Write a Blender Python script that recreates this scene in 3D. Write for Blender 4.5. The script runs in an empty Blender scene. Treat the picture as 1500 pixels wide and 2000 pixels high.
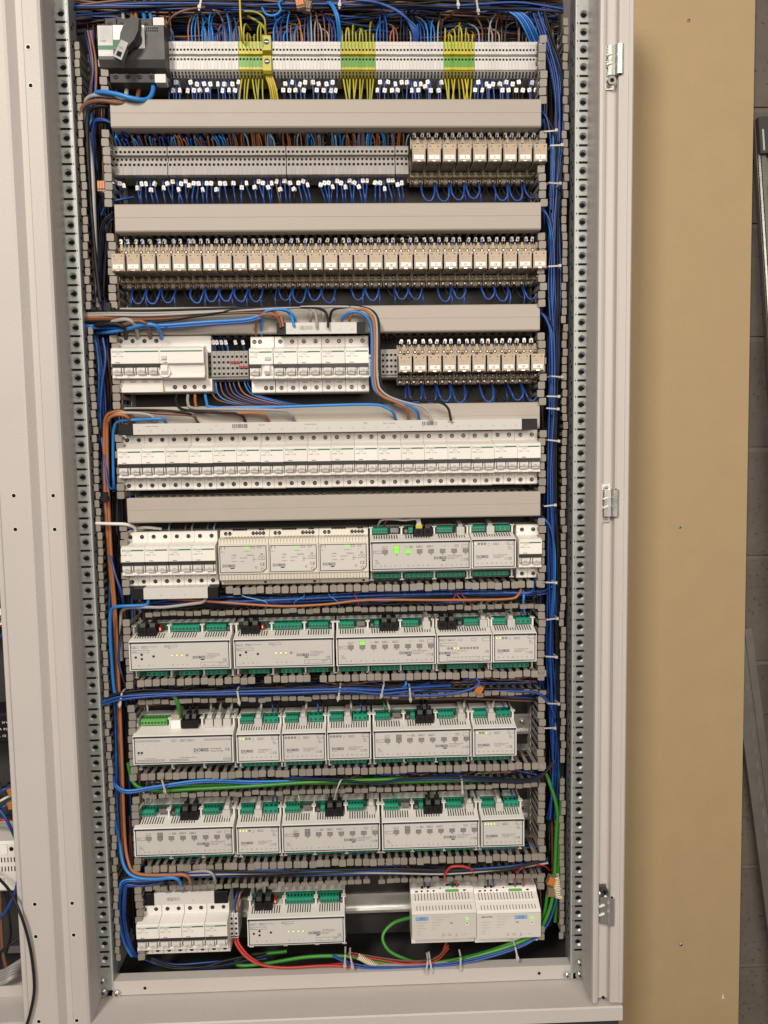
import bpy, bmesh, math, random
from mathutils import Matrix, Vector
rnd = random.Random(11)
sc = bpy.context.scene
COL = sc.collection

# ------------------------------------------------------------------ camera
F_PX = 1500.0                      # focal length in pixels of the 1500 x 2000 photograph
CAM = Vector((0.0381, -1.1866, 0.0878))
PITCH, YAW, ROLL = -0.0829, -0.0318, 0.0149
RM = (Matrix.Rotation(YAW, 3, 'Z') @ Matrix.Rotation(PITCH, 3, 'X') @ Matrix.Rotation(ROLL, 3, 'Y'))
right, fwd, up = RM.col[0], RM.col[1], RM.col[2]
cam = bpy.data.cameras.new('camera')
camo = bpy.data.objects.new('camera', cam); COL.objects.link(camo)
mw = Matrix((right, up, -fwd)).transposed().to_4x4(); mw.translation = CAM
camo.matrix_world = mw
cam.sensor_fit = 'VERTICAL'; cam.sensor_height = 24.0; cam.lens = F_PX / 2000.0 * 24.0
cam.clip_start = 0.05; cam.clip_end = 50
sc.camera = camo
sc.render.resolution_x = 768; sc.render.resolution_y = 1024

def W(px, py, Y):
    """photo pixel on the plane at depth Y -> world point"""
    d = RM @ Vector(((px - 750) / F_PX, 1.0, -(py - 1000) / F_PX))
    t = (Y - CAM.y) / d.y
    return CAM + d * t

# ------------------------------------------------------------------ light (basement ceiling lamp plus an added frontal fill, no daylight)
wd = bpy.data.worlds.new('World'); sc.world = wd; wd.use_nodes = True
bg = wd.node_tree.nodes['Background']
bg.inputs[0].default_value = (1.0, 0.90, 0.80, 1); bg.inputs[1].default_value = 0.085
def area(name, loc, target, sx, sy, power, color):
    l = bpy.data.lights.new(name, 'AREA'); l.shape = 'RECTANGLE'; l.size = sx; l.size_y = sy
    l.energy = power; l.color = color
    o = bpy.data.objects.new(name, l); COL.objects.link(o); o.location = loc
    o.rotation_euler = (Vector(target) - Vector(loc)).to_track_quat('-Z', 'Y').to_euler()
    return o
area('ceiling_lamp', (-1.15, -3.2, 2.3), (0, 0, -0.1), 0.6, 1.0, 118, (1.0, 0.91, 0.81))
area('frontal_fill', (0.9, -3.4, 0.9), (0, 0, -0.2), 2.6, 1.4, 74, (1.0, 0.90, 0.79))  # added fill behind the camera, standing in for room bounce
sc.view_settings.view_transform = 'Standard'; sc.view_settings.look = 'None'
sc.view_settings.exposure = 0.08; sc.view_settings.gamma = 1.0
sc.view_settings.use_curve_mapping = False

# ------------------------------------------------------------------ materials
MATS = {}
def mat(name, col, rough=0.5, metal=0.0, var=0.06, scale=40.0, bump=0.0, bscale=300.0, rnd_amt=0.05, trans=0.0, emit=None, spec=0.5, speck=None):
    m = bpy.data.materials.new(name); m.use_nodes = True
    nt = m.node_tree; N = nt.nodes; L = nt.links
    b = N['Principled BSDF']
    b.inputs['Roughness'].default_value = rough; b.inputs['Metallic'].default_value = metal
    b.inputs['Specular IOR Level'].default_value = spec
    if trans: b.inputs['Transmission Weight'].default_value = trans
    tc = N.new('ShaderNodeTexCoord')
    no = N.new('ShaderNodeTexNoise'); no.inputs['Scale'].default_value = scale; no.inputs['Detail'].default_value = 5
    L.new(tc.outputs['Object'], no.inputs['Vector'])
    oi = N.new('ShaderNodeObjectInfo')
    # value = 1 + var*(noise-.5)*2 + rnd*(random-.5)*2
    a = N.new('ShaderNodeMath'); a.operation = 'MULTIPLY_ADD'; a.inputs[1].default_value = 2 * var; a.inputs[2].default_value = 1 - var
    L.new(no.outputs['Fac'], a.inputs[0])
    c = N.new('ShaderNodeMath'); c.operation = 'MULTIPLY_ADD'; c.inputs[1].default_value = 2 * rnd_amt; c.inputs[2].default_value = -rnd_amt
    L.new(oi.outputs['Random'], c.inputs[0])
    d = N.new('ShaderNodeMath'); d.operation = 'ADD'; L.new(a.outputs[0], d.inputs[0]); L.new(c.outputs[0], d.inputs[1])
    v = N.new('ShaderNodeVectorMath'); v.operation = 'SCALE'; v.inputs[0].default_value = col[:3]
    L.new(d.outputs[0], v.inputs['Scale'])
    last = v.outputs[0]
    if speck:
        n2 = N.new('ShaderNodeTexNoise'); n2.inputs['Scale'].default_value = speck[0]; n2.inputs['Detail'].default_value = 3
        L.new(tc.outputs['Object'], n2.inputs['Vector'])
        rp = N.new('ShaderNodeValToRGB'); rp.color_ramp.elements[0].position = speck[1]; rp.color_ramp.elements[1].position = speck[2]
        L.new(n2.outputs['Fac'], rp.inputs[0])
        mx = N.new('ShaderNodeMix'); mx.data_type = 'RGBA'
        L.new(rp.outputs[0], mx.inputs[0]); L.new(last, mx.inputs[6]); mx.inputs[7].default_value = speck[3] + (1,)
        last = mx.outputs[2]
    L.new(last, b.inputs['Base Color'])
    r = N.new('ShaderNodeMath'); r.operation = 'MULTIPLY_ADD'; r.inputs[1].default_value = 0.2; r.inputs[2].default_value = rough - 0.1
    L.new(no.outputs['Fac'], r.inputs[0]); L.new(r.outputs[0], b.inputs['Roughness'])
    if bump:
        nb = N.new('ShaderNodeTexNoise'); nb.inputs['Scale'].default_value = bscale; nb.inputs['Detail'].default_value = 4
        L.new(tc.outputs['Object'], nb.inputs['Vector'])
        bp = N.new('ShaderNodeBump'); bp.inputs['Strength'].default_value = bump; bp.inputs['Distance'].default_value = 0.002
        L.new(nb.outputs['Fac'], bp.inputs['Height']); L.new(bp.outputs[0], b.inputs['Normal'])
    if emit:
        b.inputs['Emission Color'].default_value = col[:3] + (1,); b.inputs['Emission Strength'].default_value = emit
    MATS[name] = m
    return m
mat('white', (0.78, 0.755, 0.715), 0.42, var=.03)
mat('white_module', (0.74, 0.72, 0.68), 0.5, var=.03)
mat('beige', (0.655, 0.61, 0.525), 0.5, var=.03)
mat('panel', (0.56, 0.545, 0.52), 0.45, var=.03)
mat('panel_psu', (0.60, 0.575, 0.54), 0.45, var=.03)
mat('bus_white', (0.60, 0.585, 0.56), 0.5, var=.03)
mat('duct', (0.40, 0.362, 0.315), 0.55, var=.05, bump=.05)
mat('duct_finger_shaded', (0.245, 0.22, 0.188), 0.5, var=.06, rnd_amt=.10)  # duct plastic darkened: shade under the modules is put into the colour
mat('steel_dark', (0.16, 0.15, 0.135), 0.45, metal=.4, var=.25, scale=25)
mat('cabinet', (0.52, 0.487, 0.463), 0.5, var=.04, scale=9, bump=.22, bscale=420)
mat('galv', (0.47, 0.50, 0.49), 0.48, metal=.7, var=.16, scale=60)
mat('galv_edge', (0.46, 0.48, 0.47), 0.5, metal=.2, var=.1, scale=60)
mat('din_steel', (0.62, 0.62, 0.60), 0.32, metal=.9, var=.08, scale=30)
mat('zinc', (0.72, 0.73, 0.70), 0.26, metal=.95, var=.08)
mat('plate', (0.030, 0.028, 0.026), 0.55, metal=.2, var=.12, scale=12)
mat('dark', (0.006, 0.006, 0.0065), 0.7, spec=.2)
mat('black_plastic', (0.010, 0.010, 0.011), 0.5, bump=.05, spec=.25)
mat('dark_grey', (0.045, 0.044, 0.044), 0.5, bump=.06, spec=.3)
mat('switch_grey', (0.055, 0.053, 0.051), 0.5, bump=.08, var=.1, spec=.4)
mat('switch_silver', (0.17, 0.17, 0.165), 0.4)
mat('switch_plate', (0.25, 0.245, 0.235), 0.35)
mat('strip', (0.03, 0.03, 0.03), 0.35, spec=.35)
mat('screw', (0.30, 0.29, 0.28), 0.35, metal=.8)
mat('rim', (0.83, 0.81, 0.78), 0.4)
mat('print', (0.02, 0.02, 0.022), 0.6)
mat('print_grey', (0.20, 0.195, 0.19), 0.6)
mat('print_blue', (0.008, 0.02, 0.06), 0.5)
mat('logo_green', (0.008, 0.15, 0.06), 0.5)
mat('logo_white', (0.8, 0.8, 0.78), 0.5)
mat('term_light', (0.60, 0.59, 0.57), 0.5, rnd_amt=.06)
mat('term_grey', (0.325, 0.308, 0.288), 0.5, rnd_amt=.05)
mat('term_yellow', (0.50, 0.44, 0.03), 0.45, rnd_amt=.15)
mat('term_green', (0.10, 0.30, 0.03), 0.45, rnd_amt=.15)
mat('relay', (0.46, 0.36, 0.255), 0.45, rnd_amt=.05)
mat('socket', (0.44, 0.345, 0.23), 0.5, rnd_amt=.06)
mat('clip', (0.50, 0.48, 0.42), 0.22, trans=.2)
mat('smoky', (0.20, 0.16, 0.11), 0.22)
mat('tag', (0.88, 0.86, 0.84), 0.6)
mat('conn', (0.015, 0.27, 0.165), 0.4, rnd_amt=.08)
mat('conn_light', (0.12, 0.40, 0.10), 0.4)
mat('pcb', (0.01, 0.10, 0.05), 0.45, var=.3, scale=200)
mat('plug_grey', (0.52, 0.50, 0.47), 0.4)
mat('plug_clear', (0.55, 0.48, 0.36), 0.2, trans=.3)
mat('button', (0.23, 0.225, 0.215), 0.5)
mat('led_green', (0.22, 0.80, 0.06), 0.4, emit=.55)
mat('led_pale', (0.72, 0.92, 0.25), 0.4, emit=.5)
mat('led_off', (0.28, 0.27, 0.25), 0.4)
mat('red', (0.33, 0.022, 0.016), 0.45)
mat('w_blue', (0.014, 0.062, 0.27), 0.4, rnd_amt=.28)
mat('w_lblue', (0.025, 0.21, 0.60), 0.38, rnd_amt=.12)
mat('w_sky', (0.22, 0.42, 0.62), 0.4, rnd_amt=.15)
mat('w_black', (0.011, 0.011, 0.012), 0.5, rnd_amt=.3, spec=.3)
mat('w_brown', (0.17, 0.075, 0.045), 0.45, rnd_amt=.2)
mat('w_orange', (0.34, 0.125, 0.045), 0.42, rnd_amt=.15)
mat('w_grey', (0.34, 0.33, 0.32), 0.45, rnd_amt=.1)
mat('w_white', (0.72, 0.70, 0.66), 0.45)
mat('w_green', (0.04, 0.235, 0.025), 0.4, rnd_amt=.12)
mat('w_red', (0.42, 0.03, 0.02), 0.4, rnd_amt=.1)
mat('w_yg', (0.33, 0.34, 0.04), 0.42, rnd_amt=.25)
mat('w_yellow', (0.50, 0.40, 0.04), 0.42, rnd_amt=.15)
mat('ferrule', (0.30, 0.275, 0.245), 0.45, rnd_amt=.15)
mat('w_tan', (0.75, 0.62, 0.30), 0.5)
mat('orange_clip', (0.60, 0.19, 0.025), 0.4)
mat('clear_clip', (0.40, 0.28, 0.19), 0.2, trans=.4)
mat('tie', (0.45, 0.44, 0.42), 0.4, rnd_amt=.15)
mat('hardboard', (0.385, 0.282, 0.155), 0.75, var=.07, scale=18, bump=.15, bscale=500, speck=(420, .62, .8, (0.32, 0.21, 0.09)))
mat('block', (0.105, 0.09, 0.077), 0.9, var=.38, scale=9, bump=1.0, bscale=55, rnd_amt=.08, speck=(90, .60, .66, (0.06, 0.052, 0.045)))
mat('mortar', (0.14, 0.12, 0.102), 0.95, var=.15, scale=20, bump=.6, bscale=80)
mat('floor', (0.16, 0.15, 0.14), 0.85, var=.2, scale=4)

# ------------------------------------------------------------------ mesh building (local units: millimetres)
MM = 0.001
class MB:
    def __init__(s): s.v = []; s.f = []; s.m = []; s.slots = []; s.sm = []
    def mi(s, m):
        if m not in s.slots: s.slots.append(m)
        return s.slots.index(m)
    def add(s, vs, fs, m, smooth=False):
        o = len(s.v); s.v += vs; k = s.mi(m)
        for f in fs: s.f.append([i + o for i in f]); s.m.append(k); s.sm.append(smooth)
    def box(s, x0, x1, y0, y1, z0, z1, m):
        vs = [(x, y, z) for x in (x0, x1) for y in (y0, y1) for z in (z0, z1)]
        s.add(vs, [(0,1,3,2),(4,6,7,5),(0,4,5,1),(2,3,7,6),(0,2,6,4),(1,5,7,3)], m)
    def prism(s, prof, a, b, axis, m, smooth=False):
        n = len(prof)
        if axis == 'x': vs = [(a, p, q) for p, q in prof] + [(b, p, q) for p, q in prof]
        elif axis == 'y': vs = [(p, a, q) for p, q in prof] + [(p, b, q) for p, q in prof]
        else: vs = [(p, q, a) for p, q in prof] + [(p, q, b) for p, q in prof]
        o = len(s.v); s.v += vs; k = s.mi(m)
        for f in (list(range(n)), list(range(2*n-1, n-1, -1))):
            s.f.append([i+o for i in f]); s.m.append(k); s.sm.append(False)
        for i in range(n):
            j = (i+1) % n
            s.f.append([o+i, o+j, o+n+j, o+n+i]); s.m.append(k); s.sm.append(smooth)
    def cyl(s, cx, cy, cz, r, h, axis, m, n=10, r2=None):
        r2 = r if r2 is None else r2
        vs = []
        for (rr, t) in ((r, 0.0), (r2, h)):
            for i in range(n):
                a = 2*math.pi*i/n; c, d = rr*math.cos(a), rr*math.sin(a)
                vs.append((cx+t, cy+c, cz+d) if axis == 'x' else (cx+c, cy+t, cz+d) if axis == 'y' else (cx+c, cy+d, cz+t))
        o = len(s.v); s.v += vs; k = s.mi(m)
        for f in (list(range(n)), list(range(2*n-1, n-1, -1))):
            s.f.append([i+o for i in f]); s.m.append(k); s.sm.append(False)
        for i in range(n):
            j = (i+1) % n; s.f.append([o+i, o+j, o+n+j, o+n+i]); s.m.append(k); s.sm.append(n > 8)
    def ring(s, cx, cy, cz, r0, r1, m, n=10):      # flat annulus facing -y
        vs = []
        for rr in (r0, r1):
            for i in range(n):
                a = 2*math.pi*i/n; vs.append((cx+rr*math.cos(a), cy, cz+rr*math.sin(a)))
        s.add(vs, [(i, (i+1) % n, n+(i+1) % n, n+i) for i in range(n)], m)
    def frame(s, x0, x1, z0, z1, t, y0, y1, m):    # rectangular frame facing -y
        s.box(x0, x1, y0, y1, z1-t, z1, m); s.box(x0, x1, y0, y1, z0, z0+t, m)
        s.box(x0, x0+t, y0, y1, z0+t, z1-t, m); s.box(x1-t, x1, y0, y1, z0+t, z1-t, m)
    def tube(s, pts, r, m, n=6, caps=True):
        P = [Vector(p) for p in pts]; k = len(P); rings = []
        t0 = (P[1]-P[0]).normalized()
        ref = Vector((0,0,1)) if abs(t0.z) < .9 else Vector((1,0,0))
        nrm = t0.cross(ref).normalized()
        for i in range(k):
            t = (P[min(i+1,k-1)] - P[max(i-1,0)])
            if t.length < 1e-9: t = t0
            t = t.normalized()
            nrm = (nrm - t*nrm.dot(t))
            nrm = nrm.normalized() if nrm.length > 1e-6 else t.orthogonal().normalized()
            bn = t.cross(nrm)
            rr = r[i] if isinstance(r, (list, tuple)) else r
            rings.append([tuple(P[i] + (nrm*math.cos(2*math.pi*j/n) + bn*math.sin(2*math.pi*j/n))*rr) for j in range(n)])
        vs = [v for g in rings for v in g]; fs = []
        for i in range(k-1):
            for j in range(n):
                a = i*n+j; b = i*n+(j+1) % n; fs.append((a, b, b+n, a+n))
        s.add(vs, fs, m, True)
        if caps: s.add(rings[0] + rings[-1], [tuple(range(n))[::-1], tuple(range(n, 2*n))], m)
    def text(s, t, x, z, size, y, m, align='l', bold=0.0):
        vs, fs, w = text_geo(t, bold)
        ox = x - (w*size/2 if align == 'c' else w*size if align == 'r' else 0)
        s.add([(ox + a*size, y, z + b*size) for a, b in vs], fs, m)
    def mesh(s, name, recalc=True, scale=MM, dy=0.0):
        me = bpy.data.meshes.new(name)
        me.from_pydata([(x*scale, (y+dy)*scale, z*scale) for x, y, z in s.v], [], s.f)
        for q in s.slots: me.materials.append(MATS[q])
        me.polygons.foreach_set('material_index', s.m)
        me.polygons.foreach_set('use_smooth', s.sm)
        if recalc:
            b = bmesh.new(); b.from_mesh(me); bmesh.ops.recalc_face_normals(b, faces=b.faces); b.to_mesh(me); b.free()
        me.update()
        return me
_tc = {}
def text_geo(t, bold=0.0):
    key = (t, bold)
    if key not in _tc:
        cu = bpy.data.curves.new('t', 'FONT'); cu.body = t; cu.size = 1.0; cu.resolution_u = 2; cu.offset = bold; cu.fill_mode = 'FRONT'
        o = bpy.data.objects.new('t', cu)
        me = bpy.data.meshes.new_from_object(o)
        vs = [(v.co.x, v.co.y) for v in me.vertices]; fs = [tuple(p.vertices) for p in me.polygons]
        w = max([v[0] for v in vs], default=0)
        bpy.data.objects.remove(o); bpy.data.meshes.remove(me); bpy.data.curves.remove(cu)
        _tc[key] = (vs, fs, w)
    return _tc[key]

def props(o, label=None, cat=None, group=None, kind=None):
    if label: o['label'] = label
    if cat: o['category'] = cat
    if group: o['group'] = group
    if kind: o['kind'] = kind
    return o
def O(name, me, parent=None, loc=(0,0,0), rot=None, **k):
    o = bpy.data.objects.new(name, me); COL.objects.link(o)
    o.parent = parent; o.location = loc
    if rot: o.rotation_euler = rot
    return props(o, **k)
def root(name, loc, label, cat, group=None):
    return O(name, None, None, loc, label=label, cat=cat, group=group)
class T:
    """a thing's parts, made once and instanced with shared meshes"""
    def __init__(s): s.p = []
    def part(s, name, mb, loc=(0,0,0), parent=None, rot=None, label=None, dy=-68.0):
        me = mb if isinstance(mb, bpy.types.Mesh) else mb.mesh(name, dy=(dy if parent is None else 0))
        s.p.append((name, me, tuple(c*MM for c in loc), parent, rot, label)); return len(s.p)-1
    def inst(s, name, loc, label, cat, group=None):
        r = root(name, loc, label, cat, group); made = []
        for nm, me, lo, pa, ro, lb in s.p:
            made.append(O(nm, me, r if pa is None else made[pa], lo, ro, label=lb))
        return r
def rounded(x0, x1, z0, z1, r, n=3):
    out = []
    for cx, cz, a0 in ((x1-r, z1-r, 0), (x0+r, z1-r, 90), (x0+r, z0+r, 180), (x1-r, z0+r, 270)):
        for i in range(n+1):
            a = math.radians(a0 + 90*i/n); out.append((cx+r*math.cos(a), cz+r*math.sin(a)))
    return out
def catmull(pts, sub=6):
    P = [Vector(p) for p in pts]
    if len(P) < 3: return P
    out = []
    for i in range(len(P)-1):
        p0 = P[i-1] if i else P[0]*2-P[1]; p1 = P[i]; p2 = P[i+1]; p3 = P[i+2] if i+2 < len(P) else P[-1]*2-P[-2]
        for j in range(sub):
            t = j/sub
            out.append(0.5*((2*p1)+(p2-p0)*t+(2*p0-5*p1+4*p2-p3)*t*t+(3*p1-p0-3*p2+p3)*t**3))
    out.append(P[-1]); return out

# row axes (z of each rail's centre line, metres) and depths
Z = {1:.677, 2:.527, 3:.3705, 4:.222, 5:.0705, 6:-.0805, 7:-.230, 8:-.3825, 9:-.5335, 10:-.6925}
Y_PLATE, Y_DIN, Y_NOSE = .092, .076, .0
BASE = .068            # depth of the mounting face of a rail device (its root)

# ------------------------------------------------------------------ room: wall, floor, board, leaning channels
def blockwall():
    r = O('wall', None, kind='structure')
    YW = .205
    m = MB(); m.box(420, 1600, 15, 120, -1100, 1500, 'mortar')
    O('mortar_bed', m.mesh('mortar_bed'), r, (0, YW-.012, 0))
    bl = {}
    for w in (390, 190):
        b = MB(); c = 4
        b.prism([(0,c),(c,0),(w-c,0),(w,c),(w,90),(0,90)], 0, 190, 'z', 'block'); bl[w] = b.mesh('block')
    for row in range(-4, 7):
        z = -.3196 + row*.2
        x = .44 - (.2 if row % 2 else 0)
        while x < 1.5:
            O('block', bl[390], r, (x, YW - rnd.uniform(-.001, .0015), z)); x += .4
blockwall()
m = MB(); m.box(-3000, 3000, -4000, 330, -1120, -1100, 'floor'); O('floor', m.mesh('floor'), kind='structure')

def quad_slab(name, corners, th, mt, **k):
    """slab whose front face has the four given world corners, thickness th (m) along +Y"""
    o = corners[0]; m = MB()
    vs = [tuple(c-o) for c in corners] + [tuple(c-o+Vector((0, th, 0))) for c in corners]
    m.add(vs, [(0,1,2,3),(7,6,5,4),(0,4,5,1),(1,5,6,2),(2,6,7,3),(3,7,4,0)], mt)
    return O(name, m.mesh(name, scale=1.0), None, o, **k)
hb = root('hardboard_panel', (.6, .175, -1.1), 'tall brown hardboard panel standing between the cabinet and the block wall', 'board')
m = MB(); YB = .178
c = [Vector((.452, YB, -1.1)), Vector((.7475, YB, -1.1)), Vector((.7315, YB, .95)), Vector((.452, YB, .95))]
o0 = Vector(hb.location)
m.add([tuple(v-o0) for v in c] + [tuple(v-o0+Vector((0,.012,0))) for v in c], [(0,1,2,3),(7,6,5,4),(0,4,5,1),(1,5,6,2),(2,6,7,3),(3,7,4,0)], 'hardboard')
O('sheet', m.mesh('sheet', scale=1.0), hb)
sm = MB(); sm.cyl(0, 0, 0, 3.4, -1.2, 'y', 'zinc', 10, 2.4); sm.box(-2, 2, -1.5, -1.1, -.5, .5, 'dark'); sm.box(-.5, .5, -1.52, -1.1, -2, 2, 'dark')
hbs = sm.mesh('screw')
for px, py in ((1345, 40), (1328, 1030), (1330, 1845)):
    O('screw', hbs, hb, W(px, py, YB) - o0)
m = MB(); m.prism([(-2,-5),(3,-4),(1,1),(-.5,6)], -.15, 0, 'y', 'w_white'); O('chip', m.mesh('chip'), hb, W(1412, 1946, YB) - o0)

def bar_between(name, a, b, prof, mt, label, cat, extra=None):
    """profile (x, y in mm) swept from world point a to b, kept facing the camera side"""
    a, b = Vector(a), Vector(b); d = (b-a); L = d.length; zax = d.normalized()
    yax = Vector((0,1,0)); yax = (yax - zax*yax.dot(zax)).normalized(); xax = yax.cross(zax)
    r = root(name, a, label, cat); r.matrix_world = Matrix((xax, yax, zax)).transposed().to_4x4(); r.matrix_world.translation = a
    m = MB(); m.prism(prof, 0, L*1000, 'z', mt); O('channel', m.mesh('channel'), r)
    if extra: extra(r, L*1000)
    return r
def slots1(r, L):
    s = MB(); s.prism(rounded(-2.8, 2.8, -9, 9, 2.7), -.3, .6, 'y', 'mortar'); me = s.mesh('slot')
    k = 40
    while k < L-30:
        O('slot', me, r, (.006, -.0012, k*MM)); k += 30.5
pa = W(1548, 2050, .17); pb = W(1438, 1230, .196)
bar_between('slotted_channel', (pa.x, pa.y, -1.1), pb, [(-14,8),(-14,-2),(-12,-2),(-12,-1),(0,-1),(14,-1),(14,-3),(28,-3),(28,-1.5),(15.5,-1.5),(15.5,8)], 'steel_dark',
            'slotted steel channel leaning low between hardboard and block wall', 'steel channel', slots1)
def fit2(r, L):
    m = MB(); m.box(-8.6, -5, -9, -3, 0, L-60, 'zinc'); O('edge_strip', m.mesh('edge_strip'), r)
    m = MB()
    m.box(-8, 20, -16, 10, L-62, L, 'dark_grey'); m.box(-4, -1, -18, -15, L-58, L-22, 'galv'); O('end_bracket', m.mesh('end_bracket'), r)
    s = MB(); s.box(6, 17, -12, -1, 0, 34, 'dark_grey'); s.box(9, 12, -14, -11, 2, 30, 'zinc'); me = s.mesh('clip_fitting')
    for k in (150, 215, 280, 345, 400): O('clip_fitting', me, r, (0, 0, (L-k)*MM))
pa = W(1540, 1200, .15); pb = W(1481, 236, .186)
dirn = (Vector(pa)-Vector(pb)).normalized(); bot = Vector(pb) + dirn*((pb.z+1.1)/abs(dirn.z))
bar_between('din_rail_offcut', bot, pb, [(-9,6),(-9,-4),(-7.5,-4),(-7.5,-2),(-2,-2),(-2,-7),(0,-7),(6,-7),(6,3),(24,3),(24,5),(4,5),(4,-5),(-.5,-5),(-.5,6)], 'steel_dark',
            'long steel profile with dark end bracket leaning against the block wall', 'steel profile', fit2)

# ------------------------------------------------------------------ cabinet shell
ZT, ZB = .86, -.789
cab = root('electrical_cabinet', (0, 0, -1.1), 'open light grey steel electrical cabinet frame holding all the rails', 'cabinet')
def cpart(name, mb, **k): return O(name, mb.mesh(name), cab, (0, 0, 1.1), **k)
def sheet(mb, pts, t, z0, z1, mt, flip=1):
    """bent sheet: polyline in XY (mm) with thickness t, extruded along z"""
    n = len(pts); off = []
    for i in range(n):
        a = Vector(pts[max(i-1,0)]); b = Vector(pts[i]); c = Vector(pts[min(i+1,n-1)])
        d1 = (b-a).normalized() if i else (c-b).normalized(); d2 = (c-b).normalized() if i < n-1 else d1
        n1 = Vector((-d1.y, d1.x)); n2 = Vector((-d2.y, d2.x)); q = (n1+n2)
        q = q.normalized() * (t*flip/max(.35, q.normalized().dot(n1))); off.append(tuple(b+q))
    for i in range(n-1):
        mb.prism([pts[i], pts[i+1], off[i+1], off[i]], z0, z1, 'z', mt)
zt, zb = ZT*1000, ZB*1000
# left post: side wall then front flange up to the seam
m = MB()
sheet(m, [(-393.5, 190), (-393.5, 3), (-391, -20), (-390.3, -55), (-391.2, -58.8), (-394, -60.5), (-412.6, -60.5), (-413.4, -59.5), (-413.4, 150)], 1.6, zb-18, zt, 'cabinet', 1)
cpart('frame_post', m, label='left post of the cabinet frame')
m = MB()
sheet(m, [(392, 190), (392, 3), (391, -20), (390.2, -57), (391, -60), (393.5, -61), (396, -60), (397, -51), (398.5, -49.5), (405, -48.5), (415, -49), (417, -51), (418.3, -59.5), (420, -60.5), (430.5, -60.5), (431.2, -61.6), (435, -61.6), (436.5, -60), (436.8, 190)], 1.6, zb+5, zt, 'cabinet', -1)
cpart('frame_post', m, label='right post of the cabinet frame with the hinge gutter')
# dimples on both side strips and the long recessed slot on each
dm = MB(); dm.cyl(0, 0, 0, 3.2, .5, 'x', 'cabinet', 8, 2.0); dme = dm.mesh('dimple')
# mounting rails with a hole and a slot every 25 mm
def rail(sgn, name):
    xc = 384*sgn; x0, x1 = (xc-9.5, xc+11.5) if sgn < 0 else (xc-12.5, xc+8.5)
    m = MB(); n = 16
    for i in range(59):
        zc = -(i-29)*25.0; R = 6.2
        # front plate with a real round opening: square cell minus circle
        sq = []
        for j in range(n):
            a = 2*math.pi*j/n + math.pi/n; c, s = math.cos(a), math.sin(a); k = max(abs(c)/1.0, abs(s)/1.0)
            hx = (x1-xc) if c > 0 else (xc-x0); px = xc + c/k*hx; pz = zc + s/k*12.5
            sq.append((px, 0.0, pz))
        ci = [(xc+R*math.cos(2*math.pi*j/n+math.pi/n), -.1, zc+R*math.sin(2*math.pi*j/n+math.pi/n)) for j in range(n)]
        di = [(xc+3.6*math.cos(2*math.pi*j/n+math.pi/n), 2.2, zc+3.6*math.sin(2*math.pi*j/n+math.pi/n)) for j in range(n)]
        ei = [(x, 9, z) for x, y, z in di]
        vs = sq+ci+di+ei; fs = []
        for q in range(3):
            for j in range(n): fs.append((q*n+j, q*n+(j+1) % n, (q+1)*n+(j+1) % n, (q+1)*n+j))
        m.add(vs, fs, 'galv')
        m.box(xc-1.9, xc+1.9, 3.0, 9, zc-3.2, zc+3.2, 'dark')
        m.box(xc-4.5, xc-2.0, 1.4, 9, zc-1.6, zc+1.6, 'dark'); m.box(xc+2, xc+4.5, 1.4, 9, zc-1.6, zc+1.6, 'dark')
        # slot between holes
        w0 = x0 if sgn < 0 else xc-6.5; w1 = xc+7 if sgn < 0 else x1
        m.box(w0, w1, -.12, .5, zc-14.3, zc-10.9, 'dark')
    zt1, zb1 = 29*25+12.5, -(29*25+12.5)
    for a, b in ((zt1, zt), (-778, zb1)):
        m.box(x0, x1, 0, 1.5, a, b, 'galv')
    xi = x1 if sgn < 0 else x0                       # inner flange running back, with a bright rolled edge
    m.box(xi-(1.5 if sgn < 0 else 0), xi+(0 if sgn < 0 else 1.5), .2, 30, -778, zt, 'galv')
    m.prism([(xi-2*(1 if sgn < 0 else -1), -.6), (xi, -.2), (xi+.3*(-sgn), 3), (xi-2*(1 if sgn < 0 else -1), 3)], -778, zt, 'z', 'galv_edge')
    xo = x0 if sgn < 0 else x1
    m.box(min(xo, xo+.8*sgn), max(xo, xo+.8*sgn), -.1, 12, -778, zt, 'dark')
    for i in range(58):
        zc = -(i-29)*25.0-12.5
        xx = xi+(.1 if sgn < 0 else -.1)
        m.box(min(xx, xx-.3), max(xx, xx+.3)-.0, 9, 14, zc-5, zc-1, 'dark'); m.box(min(xx, xx-.3), max(xx, xx+.3), 16, 19, zc+3, zc+8, 'dark')
    cpart('mounting_rail', m, label=('left' if sgn < 0 else 'right') + ' galvanised rail with a column of round holes')
rail(-1, 'l'); rail(1, 'r')
for sgn in (-1, 1):
    for i in range(59):
        zc = -(i-29)*25.0
        O('dimple', dme, cab, ((-.3925 if sgn < 0 else .3915), -.012, 1.1+zc*MM), (0, 0, 0 if sgn < 0 else math.pi))
for px0, py0, py1, sgn in ((0, 885, 1110, -1), (0, 868, 1090, 1)):
    za, zc_ = W(135 if sgn < 0 else 1158, py0, -.03).z*1000, W(135 if sgn < 0 else 1158, py1, -.03).z*1000
    m = MB(); x = -391.6 if sgn < 0 else 390.6
    m.box(x-.2, x+.9, -38, -26, zc_, za, 'cabinet'); m.box(x-.2, x+1.1, -26, -24.5, zc_, za, 'dark_grey'); m.box(x-.2, x+1.1, -38, -24.5, za, za+1.5, 'dark_grey')
    if sgn > 0:
        m = MB(); m.box(x-.9, x+.2, -40, -27, zc_, za, 'cabinet'); m.box(x-1.1, x+.2, -27, -26, zc_, za, 'dark_grey'); m.box(x-1.1, x+.2, -40, -26, za, za+1.5, 'dark_grey')
    cpart('slot_rib', m)
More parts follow.
